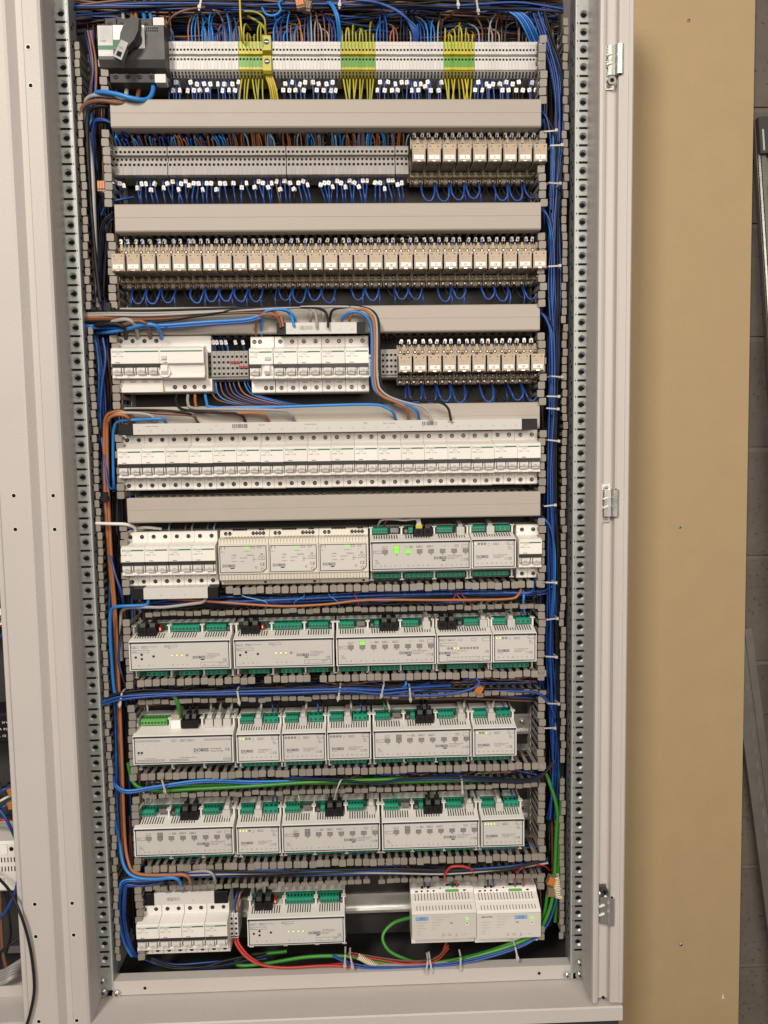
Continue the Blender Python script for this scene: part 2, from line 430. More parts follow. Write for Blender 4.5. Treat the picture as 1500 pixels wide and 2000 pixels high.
# drilled holes in the flanges
hm = MB(); hm.cyl(0, 0, 0, 3.0, -.25, 'y', 'dark', 12); hm.ring(0, -.3, 0, 2.9, 3.7, 'rim', 12); hme = hm.mesh('drill_hole')
for px, py in ((60, 167), (55, 92), (104, 968), (107, 1034), (141, 1764), (144, 1826), (150, 1993)):
    p = W(px, py, -.0623); O('drill_hole', hme, cab, (p.x, p.y, p.z+1.1))
# bottom sill: upright lip and floor tray
m = MB()
m.box(-374, 376, 1, 2.6, -788, -764, 'cabinet'); m.box(-374, 376, 2.6, 20, -765.6, -764, 'cabinet')
m.prism([(2.6,-789.5),(-62,-789.5),(-64,-791.5),(-64.6,-812),(-63,-812),(-62,-792.5),(2.6,-791.5)], -391, 436.5, 'x', 'cabinet')
cpart('sill', m, label='bottom sill with upright lip')
hm2 = MB(); hm2.cyl(0, 0, 0, 2.6, -.2, 'y', 'dark', 12); hme2 = hm2.mesh('lip_hole')
for px, py in ((283, 1930), (1053, 1901)):
    p = W(px, py, .0008); O('drill_hole', hme2, cab, (p.x, p.y, p.z+1.1))
p = W(1178, 1948, -.0508); O('drill_hole', hme2, cab, (p.x, p.y, p.z+1.1))
m = MB(); m.box(-480, 437, -45, 195, -1100, -813, 'dark_grey'); cpart('plinth', m)
m = MB(); m.box(-393, 436, 190, 193, -812, zt, 'plate'); cpart('back_panel', m)
m = MB(); m.box(-364, 364, 92, 94, -757, zt, 'plate'); cpart('mounting_plate', m)
# screws at the rail feet
sm = MB(); sm.cyl(0, 0, 0, 7.0, -1.0, 'y', 'zinc', 14); sm.cyl(0, -1.0, 0, 5.2, -2.4, 'y', 'zinc', 14, 4.0)
sm.box(-3, 3, -3.7, -3.3, -.8, .8, 'dark_grey'); sm.box(-.8, .8, -3.72, -3.3, -3, 3, 'dark_grey'); scr = sm.mesh('screw')
for px, py, yy in ((200, 1917, -.001), (202, 1938, -.001), (228, 1941, .0), (1132, 1882, -.001), (1132, 1904, -.001), (1108, 1905, .0)):
    p = W(px, py, yy); O('screw', scr, cab, (p.x, p.y, p.z+1.1), (0, rnd.uniform(0, 1.5), 0))
# hinges in the right gutter
def hinge(py0, py1, flip, mid=False):
    zt_, zb_ = W(1190, py0, -.055).z, W(1190, py1, -.055).z; H = (zt_-zb_)*1000
    h = O('hinge', None, cab, (.398, -.0514, zb_+1.1), label='zinc-plated door hinge on the right post')
    m = MB(); m.box(0, 14, -2.0, -.4, 0, H, 'zinc'); m.box(-.6, 1.4, -7, -.4, 0, H, 'zinc'); O('leaf', m.mesh('leaf'), h)
    k0, k1 = (.16*H, .86*H) if mid else (.30*H, H) if not flip else (0, .72*H)
    m = MB(); m.prism([(1,-3),(3.5,-8.5),(8,-9.5),(13,-9.5),(15.5,-14),(21,-15.5),(24.5,-12.5),(24,-9.5),(18,-7),(14,-2)], k0, k1, 'z', 'zinc'); O('knuckle', m.mesh('knuckle'), h)
    m = MB(); m.cyl(17.5+2.6, -11.6, k0-1, 1.9, k1-k0+2, 'z', 'dark', 10); O('pin', m.mesh('pin'), h)
    m = MB()
    for q in (.36, .68):
        zc = k0+(k1-k0)*q; m.prism([(0.5,zc-2.2),(9,zc+.6),(9,zc+2.4),(.5,zc-.4)], -11.2, -8, 'y', 'rim')
    O('spring_wire', m.mesh('spring_wire'), h)
    for zc in ((7, H-7) if mid else (9,) if not flip else (H-8,)):
        m = MB()
        if mid: m.cyl(8, -2, zc, 4.0, -1.6, 'y', 'screw', 12); m.box(6, 10, -3.8, -3.5, zc-.5, zc+.5, 'dark')
        else: m.cyl(8.5, -2, zc, 6.0, -9, 'y', 'dark_grey' if flip else 'screw', 14); m.cyl(8.5, -11, zc, 3.0, -.3, 'y', 'dark', 10)
        O('screw', m.mesh('screw'), h)
hinge(92, 174, False); hinge(945, 1020, False, True); hinge(1727, 1800, True)

# ------------------------------------------------------------------ neighbouring cabinet at the left
nb = root('neighbouring_cabinet', (-.5, 0, -1.1), 'adjoining grey cabinet frame bolted to the left side of the open cabinet', 'cabinet')
def npart(name, mb, **k): return O(name, mb.mesh(name), nb, (.5, 0, 1.1), **k)
m = MB(); sheet(m, [(-414.6, 150), (-414.6, -58.5), (-415.5, -60), (-423.5, -60), (-425, -61.5), (-433, -71), (-436, -72), (-474, -72), (-476, -70), (-477, -62), (-486.5, -61.5), (-487.5, -60), (-487.5, 20)], 1.6, zb-60, zt, 'cabinet', 1)
npart('frame_post', m)
for px, py in ((27, 968), (30, 1034), (68, 1766), (70, 1829), (76, 1995)):
    p = W(px, py, -.0738); O('drill_hole', hme, nb, (p.x+.5, p.y, p.z+1.1))
m = MB(); m.box(-900, -415, 95, 97, -760, zt, 'dark_grey'); npart('mounting_plate', m)
m = MB(); m.prism([(30,-764),(0,-764),(0,-782),(-55,-784),(-57,-800),(-40,-812),(30,-812)], -900, -487, 'x', 'cabinet'); npart('sill', m)
m = MB(); m.box(-900, -481, -40, 195, -1100, -840, 'dark_grey'); npart('plinth', m)

# ------------------------------------------------------------------ wire ducts
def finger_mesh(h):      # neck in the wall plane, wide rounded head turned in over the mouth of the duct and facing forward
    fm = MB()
    fm.prism([(-2.6,2),(-2.6,-58),(2.6,-58),(2.6,2)], -.7, .7, 'z', 'duct_finger_shaded')
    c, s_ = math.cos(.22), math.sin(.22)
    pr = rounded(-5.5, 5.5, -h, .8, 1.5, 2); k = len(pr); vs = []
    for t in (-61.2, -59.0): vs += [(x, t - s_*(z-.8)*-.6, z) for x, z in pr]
    fm.add(vs, [tuple(range(k)), tuple(range(2*k-1, k-1, -1))] + [(i, (i+1) % k, k+(i+1) % k, k+i) for i in range(k)], 'duct_finger_shaded')
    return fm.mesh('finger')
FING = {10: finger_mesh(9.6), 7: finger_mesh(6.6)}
# mirrored lip for the opposite wall
def wall_fingers(parent, org, a, b, pos, vertical, flip, skip=(), head=10):
    """row of single fingers along x (or z when vertical) every 12.5 mm at fixed pos; coordinates in mm, parent at org"""
    k = a + 6.5
    while k < b - 5:
        if not any(s <= k <= e for s, e in skip):
            yb = 70 + rnd.uniform(-.8, .8); bend = rnd.gauss(0, .011); tw = rnd.gauss(0, .012)
            if vertical: loc = (pos, yb, k); rot = (tw, math.pi/2 if flip else -math.pi/2, bend)
            else: loc = (k, yb, pos); rot = (bend, math.pi if flip else 0, tw)
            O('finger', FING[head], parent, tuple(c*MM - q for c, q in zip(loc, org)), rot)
        k += 12.5
def open_duct_h(zt, zb, x0, x1, label, skipt=(), skipb=()):
    org = (0, Y_PLATE, (zt+zb)/2*MM)
    r = root('wire_duct', org, label, 'cable duct')
    m = MB(); zc = (zt+zb)/2
    m.box(x0, x1, 90-92, 91.5-92, zb-zc, zt-zc, 'duct'); m.box(x0, x1, 66-92, 90-92, zt-zc-.8, zt-zc+.8, 'duct'); m.box(x0, x1, 66-92, 90-92, zb-zc-.8, zb-zc+.8, 'duct')
    O('trough', m.mesh('trough'), r)
    wall_fingers(r, org, x0, x1, zt, False, False, skipt); wall_fingers(r, org, x0, x1, zb, False, True, skipb, 7)
    return r
def covered_duct(zt, zb, x0, x1, label, yf=0.0):
    org = (0, Y_PLATE, (zt+zb)/2*MM); zc = (zt+zb)/2
    r = root('wire_duct', org, label, 'cable duct')
    m = MB(); m.box(x0, x1, -2, -.5, zb-zc, zt-zc, 'duct'); m.box(x0, x1, -26, -2, zt-zc-2.3, zt-zc-.7, 'duct'); m.box(x0, x1, -26, -2, zb-zc+.7, zb-zc+2.3, 'duct')
    O('trough', m.mesh('trough'), r)
    for zz, nm in ((zt-1.5, 1), (zb+1.5, 2)):
        m = MB(); k = x0+6.5
        while k < x1-5:
            m.box(k-2.4, k+2.4, yf+24-92, 66.5-92, zz-zc-.8, zz-zc+.8, 'duct'); k += 12.5
        m.box(x0, x1, yf+6-92, yf+24-92, zz-zc-.8, zz-zc+.8, 'duct')
        O('slotted_wall', m.mesh('slotted_wall'), r)
    m = MB(); t = 1.4; h = (zt-zb)/2
    m.prism([(1-92,h-1),(.2-92,h-2),(.2-92,.6),(.6-92,.3),(.6-92,-.3),(.2-92,-.6),(.2-92,-h+2),(1-92,-h+1),(2-92,-h),(12-92,-h),(12-92,-h+t),(3-92,-h+t),(2-92,-h+2),(2-92,h-2),(3-92,h-t),(12-92,h-t),(12-92,h),(2-92,h)], x0, x1, 'x', 'duct')
    O('cover', m.mesh('cover'), r, (0, yf*MM, 0))
    return r
DUCT = [(605, 564.5), (455, 414.5), (306.5, 266), (156, 115), (17, -21.5)]
NM = ['under the main switch and light grey terminals', 'under the grey double-row terminals', 'behind the loops of blue jumpers with cables lying over it', 'behind the thick cables above the long busbar', 'above the row with the beige power supplies']
for (a, b), nme in zip(DUCT, NM):
    k = NM.index(nme); covered_duct(a, b, -318 if k not in (2, 3) else -321, 320 if k not in (2, 3) else 322, 'covered beige wire duct ' + nme, 14 if k in (2, 3) else 0)
OPEN = [(-137, -169), (-283, -309), (-437, -464), (-588, -617)]
open_duct_h(-126.5, -168.5, -300, 332, 'open slotted duct with brown cable under the beige power supplies', skipt=((-320, -181),), skipb=((-312, -300),))
open_duct_h(-270.5, -309, -318, 332, 'open slotted duct with blue bundle above the server module', skipt=((-125, -118), (-40, -30)), skipb=((-195, -178),))
open_duct_h(-423.5, -463, -318, 332, 'open slotted duct with a green cable running along it')
open_duct_h(-577, -617, -318, 332, 'open slotted duct above the two white bus power supplies', skipt=((-258, -250),), skipb=((40, 60), (155, 168)))
def duct_v(x0, x1, z0, z1, label, so=(), si=(), outer_left=True):
    xc = (x0+x1)/2; org = (xc*MM, Y_PLATE, z0*MM)
    r = root('wire_duct', org, label, 'cable duct')
    m = MB(); m.box(x0-xc, x1-xc, -2, -.5, 0, z1-z0, 'duct'); m.box(x0-xc-.8, x0-xc+.8, -26, -2, 0, z1-z0, 'duct'); m.box(x1-xc-.8, x1-xc+.8, -26, -2, 0, z1-z0, 'duct')
    O('trough', m.mesh('trough'), r)
    wall_fingers(r, org, z0, z1, x0, True, False, so if outer_left else si, 7 if outer_left else 10); wall_fingers(r, org, z0, z1, x1, True, True, si if outer_left else so, 10 if outer_left else 7)
gaps = [(566, 603), (416, 453), (268, 304), (117, 154), (-20, 15), (-167, -139), (-308, -284), (-462, -437), (-615, -590)]
duct_v(-368, -324, -735, 700, 'tall slotted duct with brown and blue cables along the left rail', so=((278, 306),), si=gaps)
duct_v(320, 362, -725, 735, 'tall slotted duct with tied blue bundle along the right rail', so=((-452, -425),), si=gaps + [(700, 740), (-700, -640)], outer_left=False)

# ------------------------------------------------------------------ DIN rails
def din(row, x0, x1, label):
    z = Z[row]; r = root('din_rail', (0, Y_PLATE, z), label, 'din rail')
    m = MB(); a, b = Y_DIN*1000-92, Y_DIN*1000+7.5-92
    m.prism([(a,17.5),(a,13),(b-1,12.2),(b-1,-12.2),(a,-13),(a,-17.5),(a+1,-17.5),(a+1,-13.7),(b,-12.8),(b,12.8),(a+1,13.7),(a+1,17.5)], x0, x1, 'x', 'din_steel')
    m.box(x0, x1, b, 0, -11, 11, 'din_steel')
    O('profile', m.mesh('profile'), r)
    for x in (x0+10, x1-16): O('screw', scr, r, (x*MM, (b-1)*MM, 0))
dl = {1:'behind the light grey terminals', 2:'behind the grey double-row terminals', 3:'behind the long row of relays', 4:'behind the main residual current breaker', 5:'behind the longest breaker row', 6:'behind the beige power supplies', 7:'behind the dimmer modules', 8:'behind the server module, its screw bare at the right end', 9:'behind the lowest relay modules, its screw bare', 10:'bare between the bottom dimmer and the bus power supplies'}
for k in Z: din(k, -322, 326, 'zinc din rail ' + dl[k])

# ------------------------------------------------------------------ breakers
scm = MB(); scm.ring(0, -.25, 0, 3.4, 4.4, 'rim', 12); scm.cyl(0, 0, 0, 3.5, -.2, 'y', 'dark', 12); scm.cyl(0, -.2, 0, 2.1, -.3, 'y', 'screw', 8)
scm.box(-2, 2, -.62, -.5, -.45, .45, 'dark'); scm.box(-.45, .45, -.62, -.5, -2, 2, 'dark'); SCREW = scm.mesh('terminal_screw')
q_ = MB(); q_.cyl(0, 0, 0, 4.2, -.3, 'y', 'dark', 12); q_.ring(0, -.4, 0, 2.4, 3.0, 'switch_grey', 12); SCREWD = q_.mesh('terminal_screw')
BP = [(66,43),(23.5,43),(22,41.5),(22,27),(2,22),(0,20.5),(0,-1.0),(.8,-1.6),(6,-1.8),(6,-7),(7,-18),(3.4,-19),(3,-20),(3,-22.6),(4,-23.2),(22,-23.5),(22,-41.5),(23.5,-43),(66,-43)]
tg = MB(); tg.prism([(8,-7.2),(-1.0,-7.4),(-3.4,-8.8),(-4.0,-12),(-2.2,-16.2),(2.5,-18.6),(8,-18.8)], -6.4, 6.4, 'x', 'white'); TOG = tg
def tog_mesh():
    t = MB(); t.prism([(8,-7.2),(-1.0,-7.4),(-3.4,-8.8),(-4.0,-12),(-3.6,-14.0),(8,-14.2)], -5.6, 5.6, 'x', 'bus_white'); t.prism([(8,-14.6),(-3.0,-14.6),(-1,-17.4),(3,-18.8),(8,-18.8)], -5.0, 5.0, 'x', 'rim'); t.box(-8.2, 8.2, 5.2, 6.4, -18.2, -7, 'ferrule')
    for s in (-1, 1): t.prism([(8,-7.2),(2.0,-7.4),(1.4,-14),(4,-18.8),(8,-18.8)], s*7.0-.7, s*7.0+.7, 'x', 'rim')
    t.text('ON', 0, -12.6, 3.0, -4.25, 'print_grey', 'c'); t.box(-4.5, 4.5, -2.2, -1.9, -16.1, -15.7, 'rim')
    return t.mesh('toggle', dy=-68)
TOGM = tog_mesh()
def breaker_body(t, w, x0=0):
    m = MB(); m.prism(BP, x0+.15, x0+w-.15, 'x', 'white'); return t.part('body', m)
def logo(m, x, w, l2='iC60N   C 10A'):
    m.text('Schneider', x+1.4, 15.4, 4.6, -.12, 'logo_green', bold=.012); m.text('Electric', x+7.5, 12.6, 2.3, -.12, 'logo_green')
    m.text(l2, x+1.6, 8.7, 2.7, -.12, 'print')
def breaker(poles=2, rating='C10', line='iC60N   C 10A', strip=True, bottom=True):
    t = T(); w = 18*poles; breaker_body(t, w)
    m = MB(); m.box(.6, w-.6, .6, 6.2, -6.9, -1.7, 'strip'); t.part('toggle_slot', m)
    for i in range(poles): t.part('toggle', TOGM, (18*i+9, 0, 0))
    for i in range(poles):
        t.part('terminal_screw', SCREW, (18*i+9, 21.9-68, 35.2)); t.part('terminal_screw', SCREW, (18*i+9, 21.9-68, -35.6))
    m = MB(); m.box(.52*w+(-2 if poles == 2 else -14), w-1.4, -.16, 0, 15.8, 17.8, 'logo_green'); t.part('green_stripe', m)
    m = MB(); logo(m, 0, w, line); m.box(.18*w, .18*w+6.5, -.12, .02, -.2, .7, 'print')
    m.text(rating, 2, -22.6, 2.9, 2.85, 'print_grey'); m.text('400V 6000', 18, -22.4, 1.8, 2.85, 'print_grey')
    for i in range(poles):
        for zz in (-26.6, -28.4): m.box(18*i+4.2, 18*i+13.8, 21.75, 22.0, zz, zz+.55, 'print_grey')
        if i: m.box(18*i-.2, 18*i+.2, 21.8, 22.05, -43, -23.6, 'print_grey')
    t.part('printing', m)
    return t
BK = {k: breaker(2, k, 'iC60N   C %sA' % k[1:]) for k in ('C10', 'C16', 'C2')}
def bus(x0, x1, up, label, capl=28, capr=28, ends=(True, True), nums='N L1 N L2 N L3'.split(), z0=43.2, h=18, deep=30, yf=21):
    """busbar cover; returns template with x measured from its left end"""
    t = T(); w = x1-x0; s = 1 if up else -1
    za, zb_ = (z0, z0+h) if up else (-z0-h, -z0)
    m = MB(); lo, hi = (capl if ends[0] else 0), (w-capr if ends[1] else w)
    m.prism([(yf,za),(yf,zb_-1),(yf+1,zb_),(yf+deep,zb_+1),(yf+deep,za+8),(yf+3,za+6),(yf+3,za)], lo, hi, 'x', 'bus_white'); t.part('cover', m)
    for e, a, b in ((ends[0], 0, capl), (ends[1], w-capr, w)):
        if e:
            m = MB(); m.prism([(yf-.6,za-.5),(yf-.6,zb_-1.5),(yf+.5,zb_-.4),(yf+deep-2,zb_),(yf+deep-2,za+8),(yf+3,za+6),(yf+3,za-.5)], a, b, 'x', 'black_plastic'); t.part('end_cap', m)
    m = MB(); k = 0; x = lo+9
    while x < hi-4:
        m.text(nums[k % len(nums)], x, za+5, 3.2, yf-.1, 'print_grey', 'c'); x += 18; k += 1
    if w > 300:
        for xb in (lo+150, lo+440):
            for j in range(16): m.box(xb+j*1.5, xb+j*1.5+rnd.choice((.5, .9)), yf-.12, yf, za+8, za+14, 'print')
        for xb, s_ in ((lo+20, 'Made in Germany'), (lo+190, 'Schneider'), (lo+260, 'Schneider Electric'), (lo+380, 'Made in Germany'), (lo+350, 'CE'), (lo+125, 'N'), (lo+480, 'Schneider')): m.text(s_, xb, za+11.5, 2.6 if s_ != 'CE' else 4, yf-.1, 'print')
    elif up:
        for j in range(16): m.box(lo+20+j*1.4, lo+20+j*1.4+rnd.choice((.4, .8)), yf-.12, yf, za+6, za+12, 'print_grey')
    t.part('printing', m)
    return t
# row 5: eighteen double-pole breakers under one busbar
X5 = -.3293; P5 = .0361
for i in range(18):
    k = 'C10' if i < 14 else 'C16'
    BK[k].inst('circuit_breaker', (X5 + i*P5, BASE, Z[5] + rnd.uniform(-.0004, .0004)), 'white two-pole circuit breaker in the longest row, under the full-width busbar', 'breaker', 'breakers under the full-width busbar')
bus(0, 640, True, '', capl=22, capr=24, yf=-2, deep=44, h=16.5).inst('busbar_cover', (-.3255, BASE, Z[5]), 'full-width grey busbar cover with black end caps over the longest breaker row', 'busbar')
# row 6: four on the left with a busbar below, one on the right end
for i in range(4):
    BK['C2'].inst('circuit_breaker', (-.3305 + i*.0361, BASE, Z[6]), 'white two-pole circuit breaker between the left duct and beige power supplies', 'breaker', 'breakers beside the beige power supplies')
bus(0, 132, False, '', capl=17, capr=16, h=17, nums='L N'.split(), yf=3, deep=40).inst('busbar_cover', (-.3165, BASE, Z[6]), 'short busbar cover hanging below the four breakers beside the beige power supplies', 'busbar')
BK['C2'].inst('circuit_breaker', (.2868, BASE, Z[6]+.0008), 'lone white two-pole breaker at the end of the row after the relay extender', 'breaker')
# row 4: main breaker with residual current block, small breaker, four more
t = T(); w4 = 72
breaker_body(t, w4); m = MB(); m.prism(BP, 72.15, 138.5, 'x', 'white'); m.prism([(66,43),(24,43),(22,41.5),(22,-41.5),(24,-43),(66,-43)], 138.5, 146, 'x', 'white'); t.part('residual_current_block', m, label='wide residual current block joined to the breaker')
m = MB(); m.box(.6, 71.4, 1, 6.2, -6.4, -2, 'strip'); t.part('toggle_slot', m)
for i in range(4):
    t.part('toggle', TOGM, (18*i+9, 0, 0)); t.part('terminal_screw', SCREW, (18*i+9, 21.9-68, 35.2))
m = MB(); m.prism([(22,-23.4),(16,-24),(15,-29),(16,-43),(23,-43)], .3, 72, 'x', 'white'); t.part('terminal_cover', m)
for i in range(4): t.part('terminal_screw', SCREW, (89+15*i, 21.9-68, -35.6))
m = MB(); m.prism([(8,-3),(-1,-4),(-4.5,-7),(-4.5,-13),(-1,-18),(8,-19)], 74.5, 84.5, 'x', 'white'); m.cyl(79.5, 1, -14, 8.2, -1, 'y', 'rim', 16); t.part('trip_lever', m)
m = MB(); m.prism([(0,4.5),(-2.4,5),(-2.4,9.5),(0,10)], 75.5, 83, 'x', 'panel'); t.part('test_button', m)
m = MB(); m.box(20, 71, -.16, 0, 15.8, 17.8, 'logo_green'); m.box(74, 137, -.16, 0, 15.8, 17.8, 'logo_green'); t.part('green_stripe', m)
m = MB(); logo(m, 0, 72, 'iC60N   C 32A'); m.box(6, 13, -.12, 0, -.2, .7, 'print'); m.text('Vigi iC60', 73.5, 2.2, 2.4, -.12, 'print'); m.box(78, 84, -.12, 0, -.5, .6, 'print')
m.box(85, 138, -.1, .05, -2.6, -2.0, 'print_grey'); m.text('C32', 2, -22.6, 2.9, 2.85, 'print_grey'); m.text('400V', 22, -22.4, 2, 2.85, 'print_grey'); m.text('IΔn 30mA', 76, -22.4, 2.2, 2.85, 'print_grey')
m.box(71.9, 72.2, 21.7, 22, -43, -23.5, 'print_grey')
for i in range(4):
    for zz in (-26.6, -28.4): m.box(18*i+4.2, 18*i+13.8, 14.85, 15.2, zz, zz+.55, 'print_grey')
t.part('printing', m)
m = MB(); m.box(66, 73, 20, 24, -44.2, -42.5, 'term_yellow'); t.part('latch', m)
t.inst('main_breaker', (-.3325, BASE, Z[4]), 'widest breaker, four-pole with residual current block, four thick cables entering its top', 'breaker')
t = T(); breaker_body(t, 36); m = MB(); m.box(.6, 17.6, 1, 6.2, -6.4, -2, 'strip'); t.part('toggle_slot', m)
t.part('toggle', TOGM, (9, 0, 0)); m = MB(); m.prism([(8,-3),(-1,-4),(-4.5,-7),(-4.5,-12),(-1,-16),(8,-18)], 23, 31, 'x', 'white'); t.part('trip_lever', m)
m = MB(); m.prism([(0,4.5),(-2.4,5),(-2.4,9.5),(0,10)], 24, 33, 'x', 'panel'); t.part('test_button', m)
for x, z in ((6, 35.2), (14.5, 35.2), (22, -35.6), (30.5, -35.6)): t.part('terminal_screw', SCREW, (x, 21.9-68, z))
m = MB(); m.box(17, 34.6, -.16, 0, 15.8, 17.8, 'logo_green'); t.part('green_stripe', m)
m = MB(); logo(m, 0, 36, 'iDPN Vigi'); m.text('C10', 2, -22.6, 2.9, 2.85, 'print_grey'); t.part('printing', m)
t.inst('circuit_breaker', (-.1255, BASE, Z[4]-.003), 'two-module breaker with a test button at the start of the middle breaker group', 'breaker')
for i in range(4):
    BK['C16'].inst('circuit_breaker', (-.0887 + i*.0363, BASE, Z[4]-.003), 'white two-pole breaker under the short busbar above the test-button breaker group', 'breaker', 'breakers under the short upper busbar')
bus(0, 134, True, '', capl=14, capr=13, h=17, yf=-2, deep=44, nums='L1 N L2 N L3'.split()).inst('busbar_cover', (-.0825, BASE, Z[4]-.003), 'short grey busbar cover with thick cables looping into it', 'busbar')
# row 10
for i in range(4):
    BK['C10'].inst('circuit_breaker', (-.3325 + i*.0365, BASE, Z[10]+.0005), 'white two-pole breaker in the lowest row under a busbar seen from above', 'breaker', 'breakers in the lowest row')
bus(0, 137, True, '', capl=18, capr=22, h=20, deep=32, nums='L N'.split()).inst('busbar_cover', (-.3255, BASE, Z[10]), 'busbar cover with black corners over the breakers of the lowest row', 'busbar')

# ------------------------------------------------------------------ terminals
def term_mesh(kind):
    m = MB()
    if kind == 'light' or kind.startswith('pe'):
        w = 5.16; mt = 'term_light' if kind == 'light' else 'term_yellow'
        pr = [(45,24.5),(1,24.5),(0,23.5),(0,6),(5,4.8),(5,3.2),(0,2.2),(0,-16.5),(1.5,-17),(9,-24.5),(45,-24.5)]
        m.prism(pr, .1, w-.1, 'x', mt)
        if kind.startswith('pe'):
            a, b = ((11, -9) if kind == 'pe1' else (6, -13))
            m.box(.08, w-.08, -.12, .6, 6.2, a, 'term_green'); m.box(.08, w-.08, -.12, .6, b, 1.9, 'term_green')
            m.box(.3, 2, -.14, .6, 14, 23, 'term_green') if kind == 'pe2' else m.box(2, 4, -.14, .6, -16, -10, 'term_green')
        for z in (12, -1.8): m.cyl(w/2, .2, z, 1.75, -.4, 'y', 'dark', 8)
        m.box(1.1, w-1.1, 4.6, 5.2, 3.3, 4.7, 'dark'); m.box(1.0, w-1.0, 4, 5.0, -23, -18.5, 'dark_grey') ; m.prism([(2.8,-18),(9.2,-24.6),(7.6,-24.2),(2.0,-18.6)], 1.2, w-1.2, 'x', 'dark_grey')
        for z in (18.4,): m.box(.9, w-.9, -.06, .3, z, z+.35, 'print_grey')
    elif kind == 'big':
        w = 13; m.prism([(45,30),(-6,30),(-7,28),(-7,8),(4,6),(4,2),(-7,0),(-7,-21),(-3,-24),(45,-24)], .1, w-.1, 'x', 'term_yellow')
        for z in (20, -8): m.cyl(w/2, -6.8, z, 4.4, -.35, 'y', 'dark_grey', 14); m.box(w/2-3, w/2+3, -7.4, -7.1, z-.6, z+.6, 'screw')
        m.box(.08, 2.5, -7.2, 0, 12, 27, 'term_green')
    else:
        w = 6.65; mt = 'term_grey'
        m.prism([(45,22),(1,22),(0,21),(0,9),(6,8),(6,0),(0,-1),(0,-16.5),(-1.6,-17),(-1.6,-20.5),(0,-21),(45,-21)], .1, w-.1, 'x', mt)
        m.box(0, w, -.5, .4, 20.2, 21.2, mt)
        for z in (13.5, -5.2): m.cyl(w/2, .2, z, 2.15, -.4, 'y', 'dark', 8)
        m.cyl(w/2, 6.1, 4.4, 2.0, -.4, 'y', 'dark', 8)
    return m.mesh('terminal', dy=-38)
TM = {k: term_mesh(k) for k in ('light', 'pe1', 'pe2', 'big', 'grey')}
def term(kind, x, z, label, grp, y=.03):
    o = O('terminal_block', TM[kind], None, (x, y+.038+rnd.uniform(-.0003, .0003), z), label=label, cat='terminal', group=grp)
    return o
YT = .03
term_x = []          # (x centre, kind) of row 1 for wiring
x = W(323, 100, YT).x
segs = [('light', 465, 'light grey terminal between main switch and first yellow-green block', 'terminals after the main switch'),
        ('pe', 511, 'yellow-green earth terminal beside the big yellow clamp', 'earth terminals beside the yellow clamp'), ('big', 0, '', ''),
        ('light', 663, 'light grey terminal between the yellow clamp and the second earth block', 'terminals after the yellow clamp'),
        ('pe', 730, 'yellow-green earth terminal in the middle earth block', 'earth terminals of the middle block'),
        ('light', 863, 'light grey terminal between the middle and last earth blocks', 'terminals between two earth blocks'),
        ('pe', 928, 'yellow-green earth terminal in the block farthest from the main switch', 'earth terminals of the last block'),
        ('light', 1066, 'light grey terminal between the last earth block and the right duct', 'terminals before the right duct')]
n = 0
for kind, pxe, lab, grp in segs:
    if kind == 'big':
        O('earth_clamp', TM['big'], None, (x, YT+.038, Z[1]), label='big yellow earth clamp taller than the terminals beside it', cat='terminal'); term_x.append((x+.0065, 'big')); x += .0134; continue
    xe = W(pxe, 100, YT).x; k = max(1, round((xe-x)/.00518))
    for i in range(k):
        term(('pe1' if (i*5+n) % 3 else 'pe2') if kind == 'pe' else 'light', x, Z[1], lab, grp); term_x.append((x+.0026, kind)); x += .00518; n += 1
    x += .0004
grey_x = []
x = W(206, 315, YT).x
for i in range(69):
    gap = .0012 if i in (14, 41, 66) else 0
    x += gap; term('grey', x, Z[2], 'mid grey double-row terminal left of the numbered relays', 'grey double-row terminals'); grey_x.append(x+.0033); x += .00661
small = MB()
def small_term(red, two=False):
    m = MB(); w = 6.7; mt = 'term_grey' if not two else 'bus_white'
    m.prism([(40,22),(2,22),(1,20),(0,20),(0,-20),(1,-21.5),(40,-22)], .1, w-.1, 'x', mt)
    for z in (13, 4.5, -4.5, -13): m.cyl(w/2, .2, z, 2.1, -.4, 'y', 'dark', 8)
    m.box(.3, w-.3, -.15, .3, -19, -17, 'dark_grey'); m.box(.3, w-.3, -.3, .3, 19, 20.6, mt)
    if red: m.prism(rounded(-.6, w+.6, red-1.7, red+1.7, .6), -2.6, 0, 'y', 'red')
    return m.mesh('terminal', dy=-48)
ST = {None: small_term(None), 1: small_term(4.5), 2: small_term(-3.0)}
x = W(406, 710, .022).x
for i in range(9):
    r = 1 if i in (5, 6) else 2 if i in (7, 8) else None
    O('terminal_block', ST[r], None, (x, .07, Z[4]-.003), label='small grey terminal with a red bridge between main breaker and test-button breaker' if r else 'small grey four-hole terminal without bridge beside the main breaker', cat='terminal', group='red-bridged small terminals' if r else 'plain small terminals beside the main breaker'); x += .0069
x = W(744, 710, .022).x
for i in range(4):
    O('terminal_block', ST[None], None, (x, .07, Z[4]-.003), label='small grey terminal beside relay 39 behind the thick cables', cat='terminal', group='small terminals beside relay 39'); x += .0064
STW = small_term(None, True); x = W(449, 1800, .03).x
for i in range(2):
    O('terminal_block', STW, None, (x, .076, Z[10]-.002), label='pale terminal with red wires beside the lowest breakers', cat='terminal', group='pale terminals in the lowest row'); x += .0071

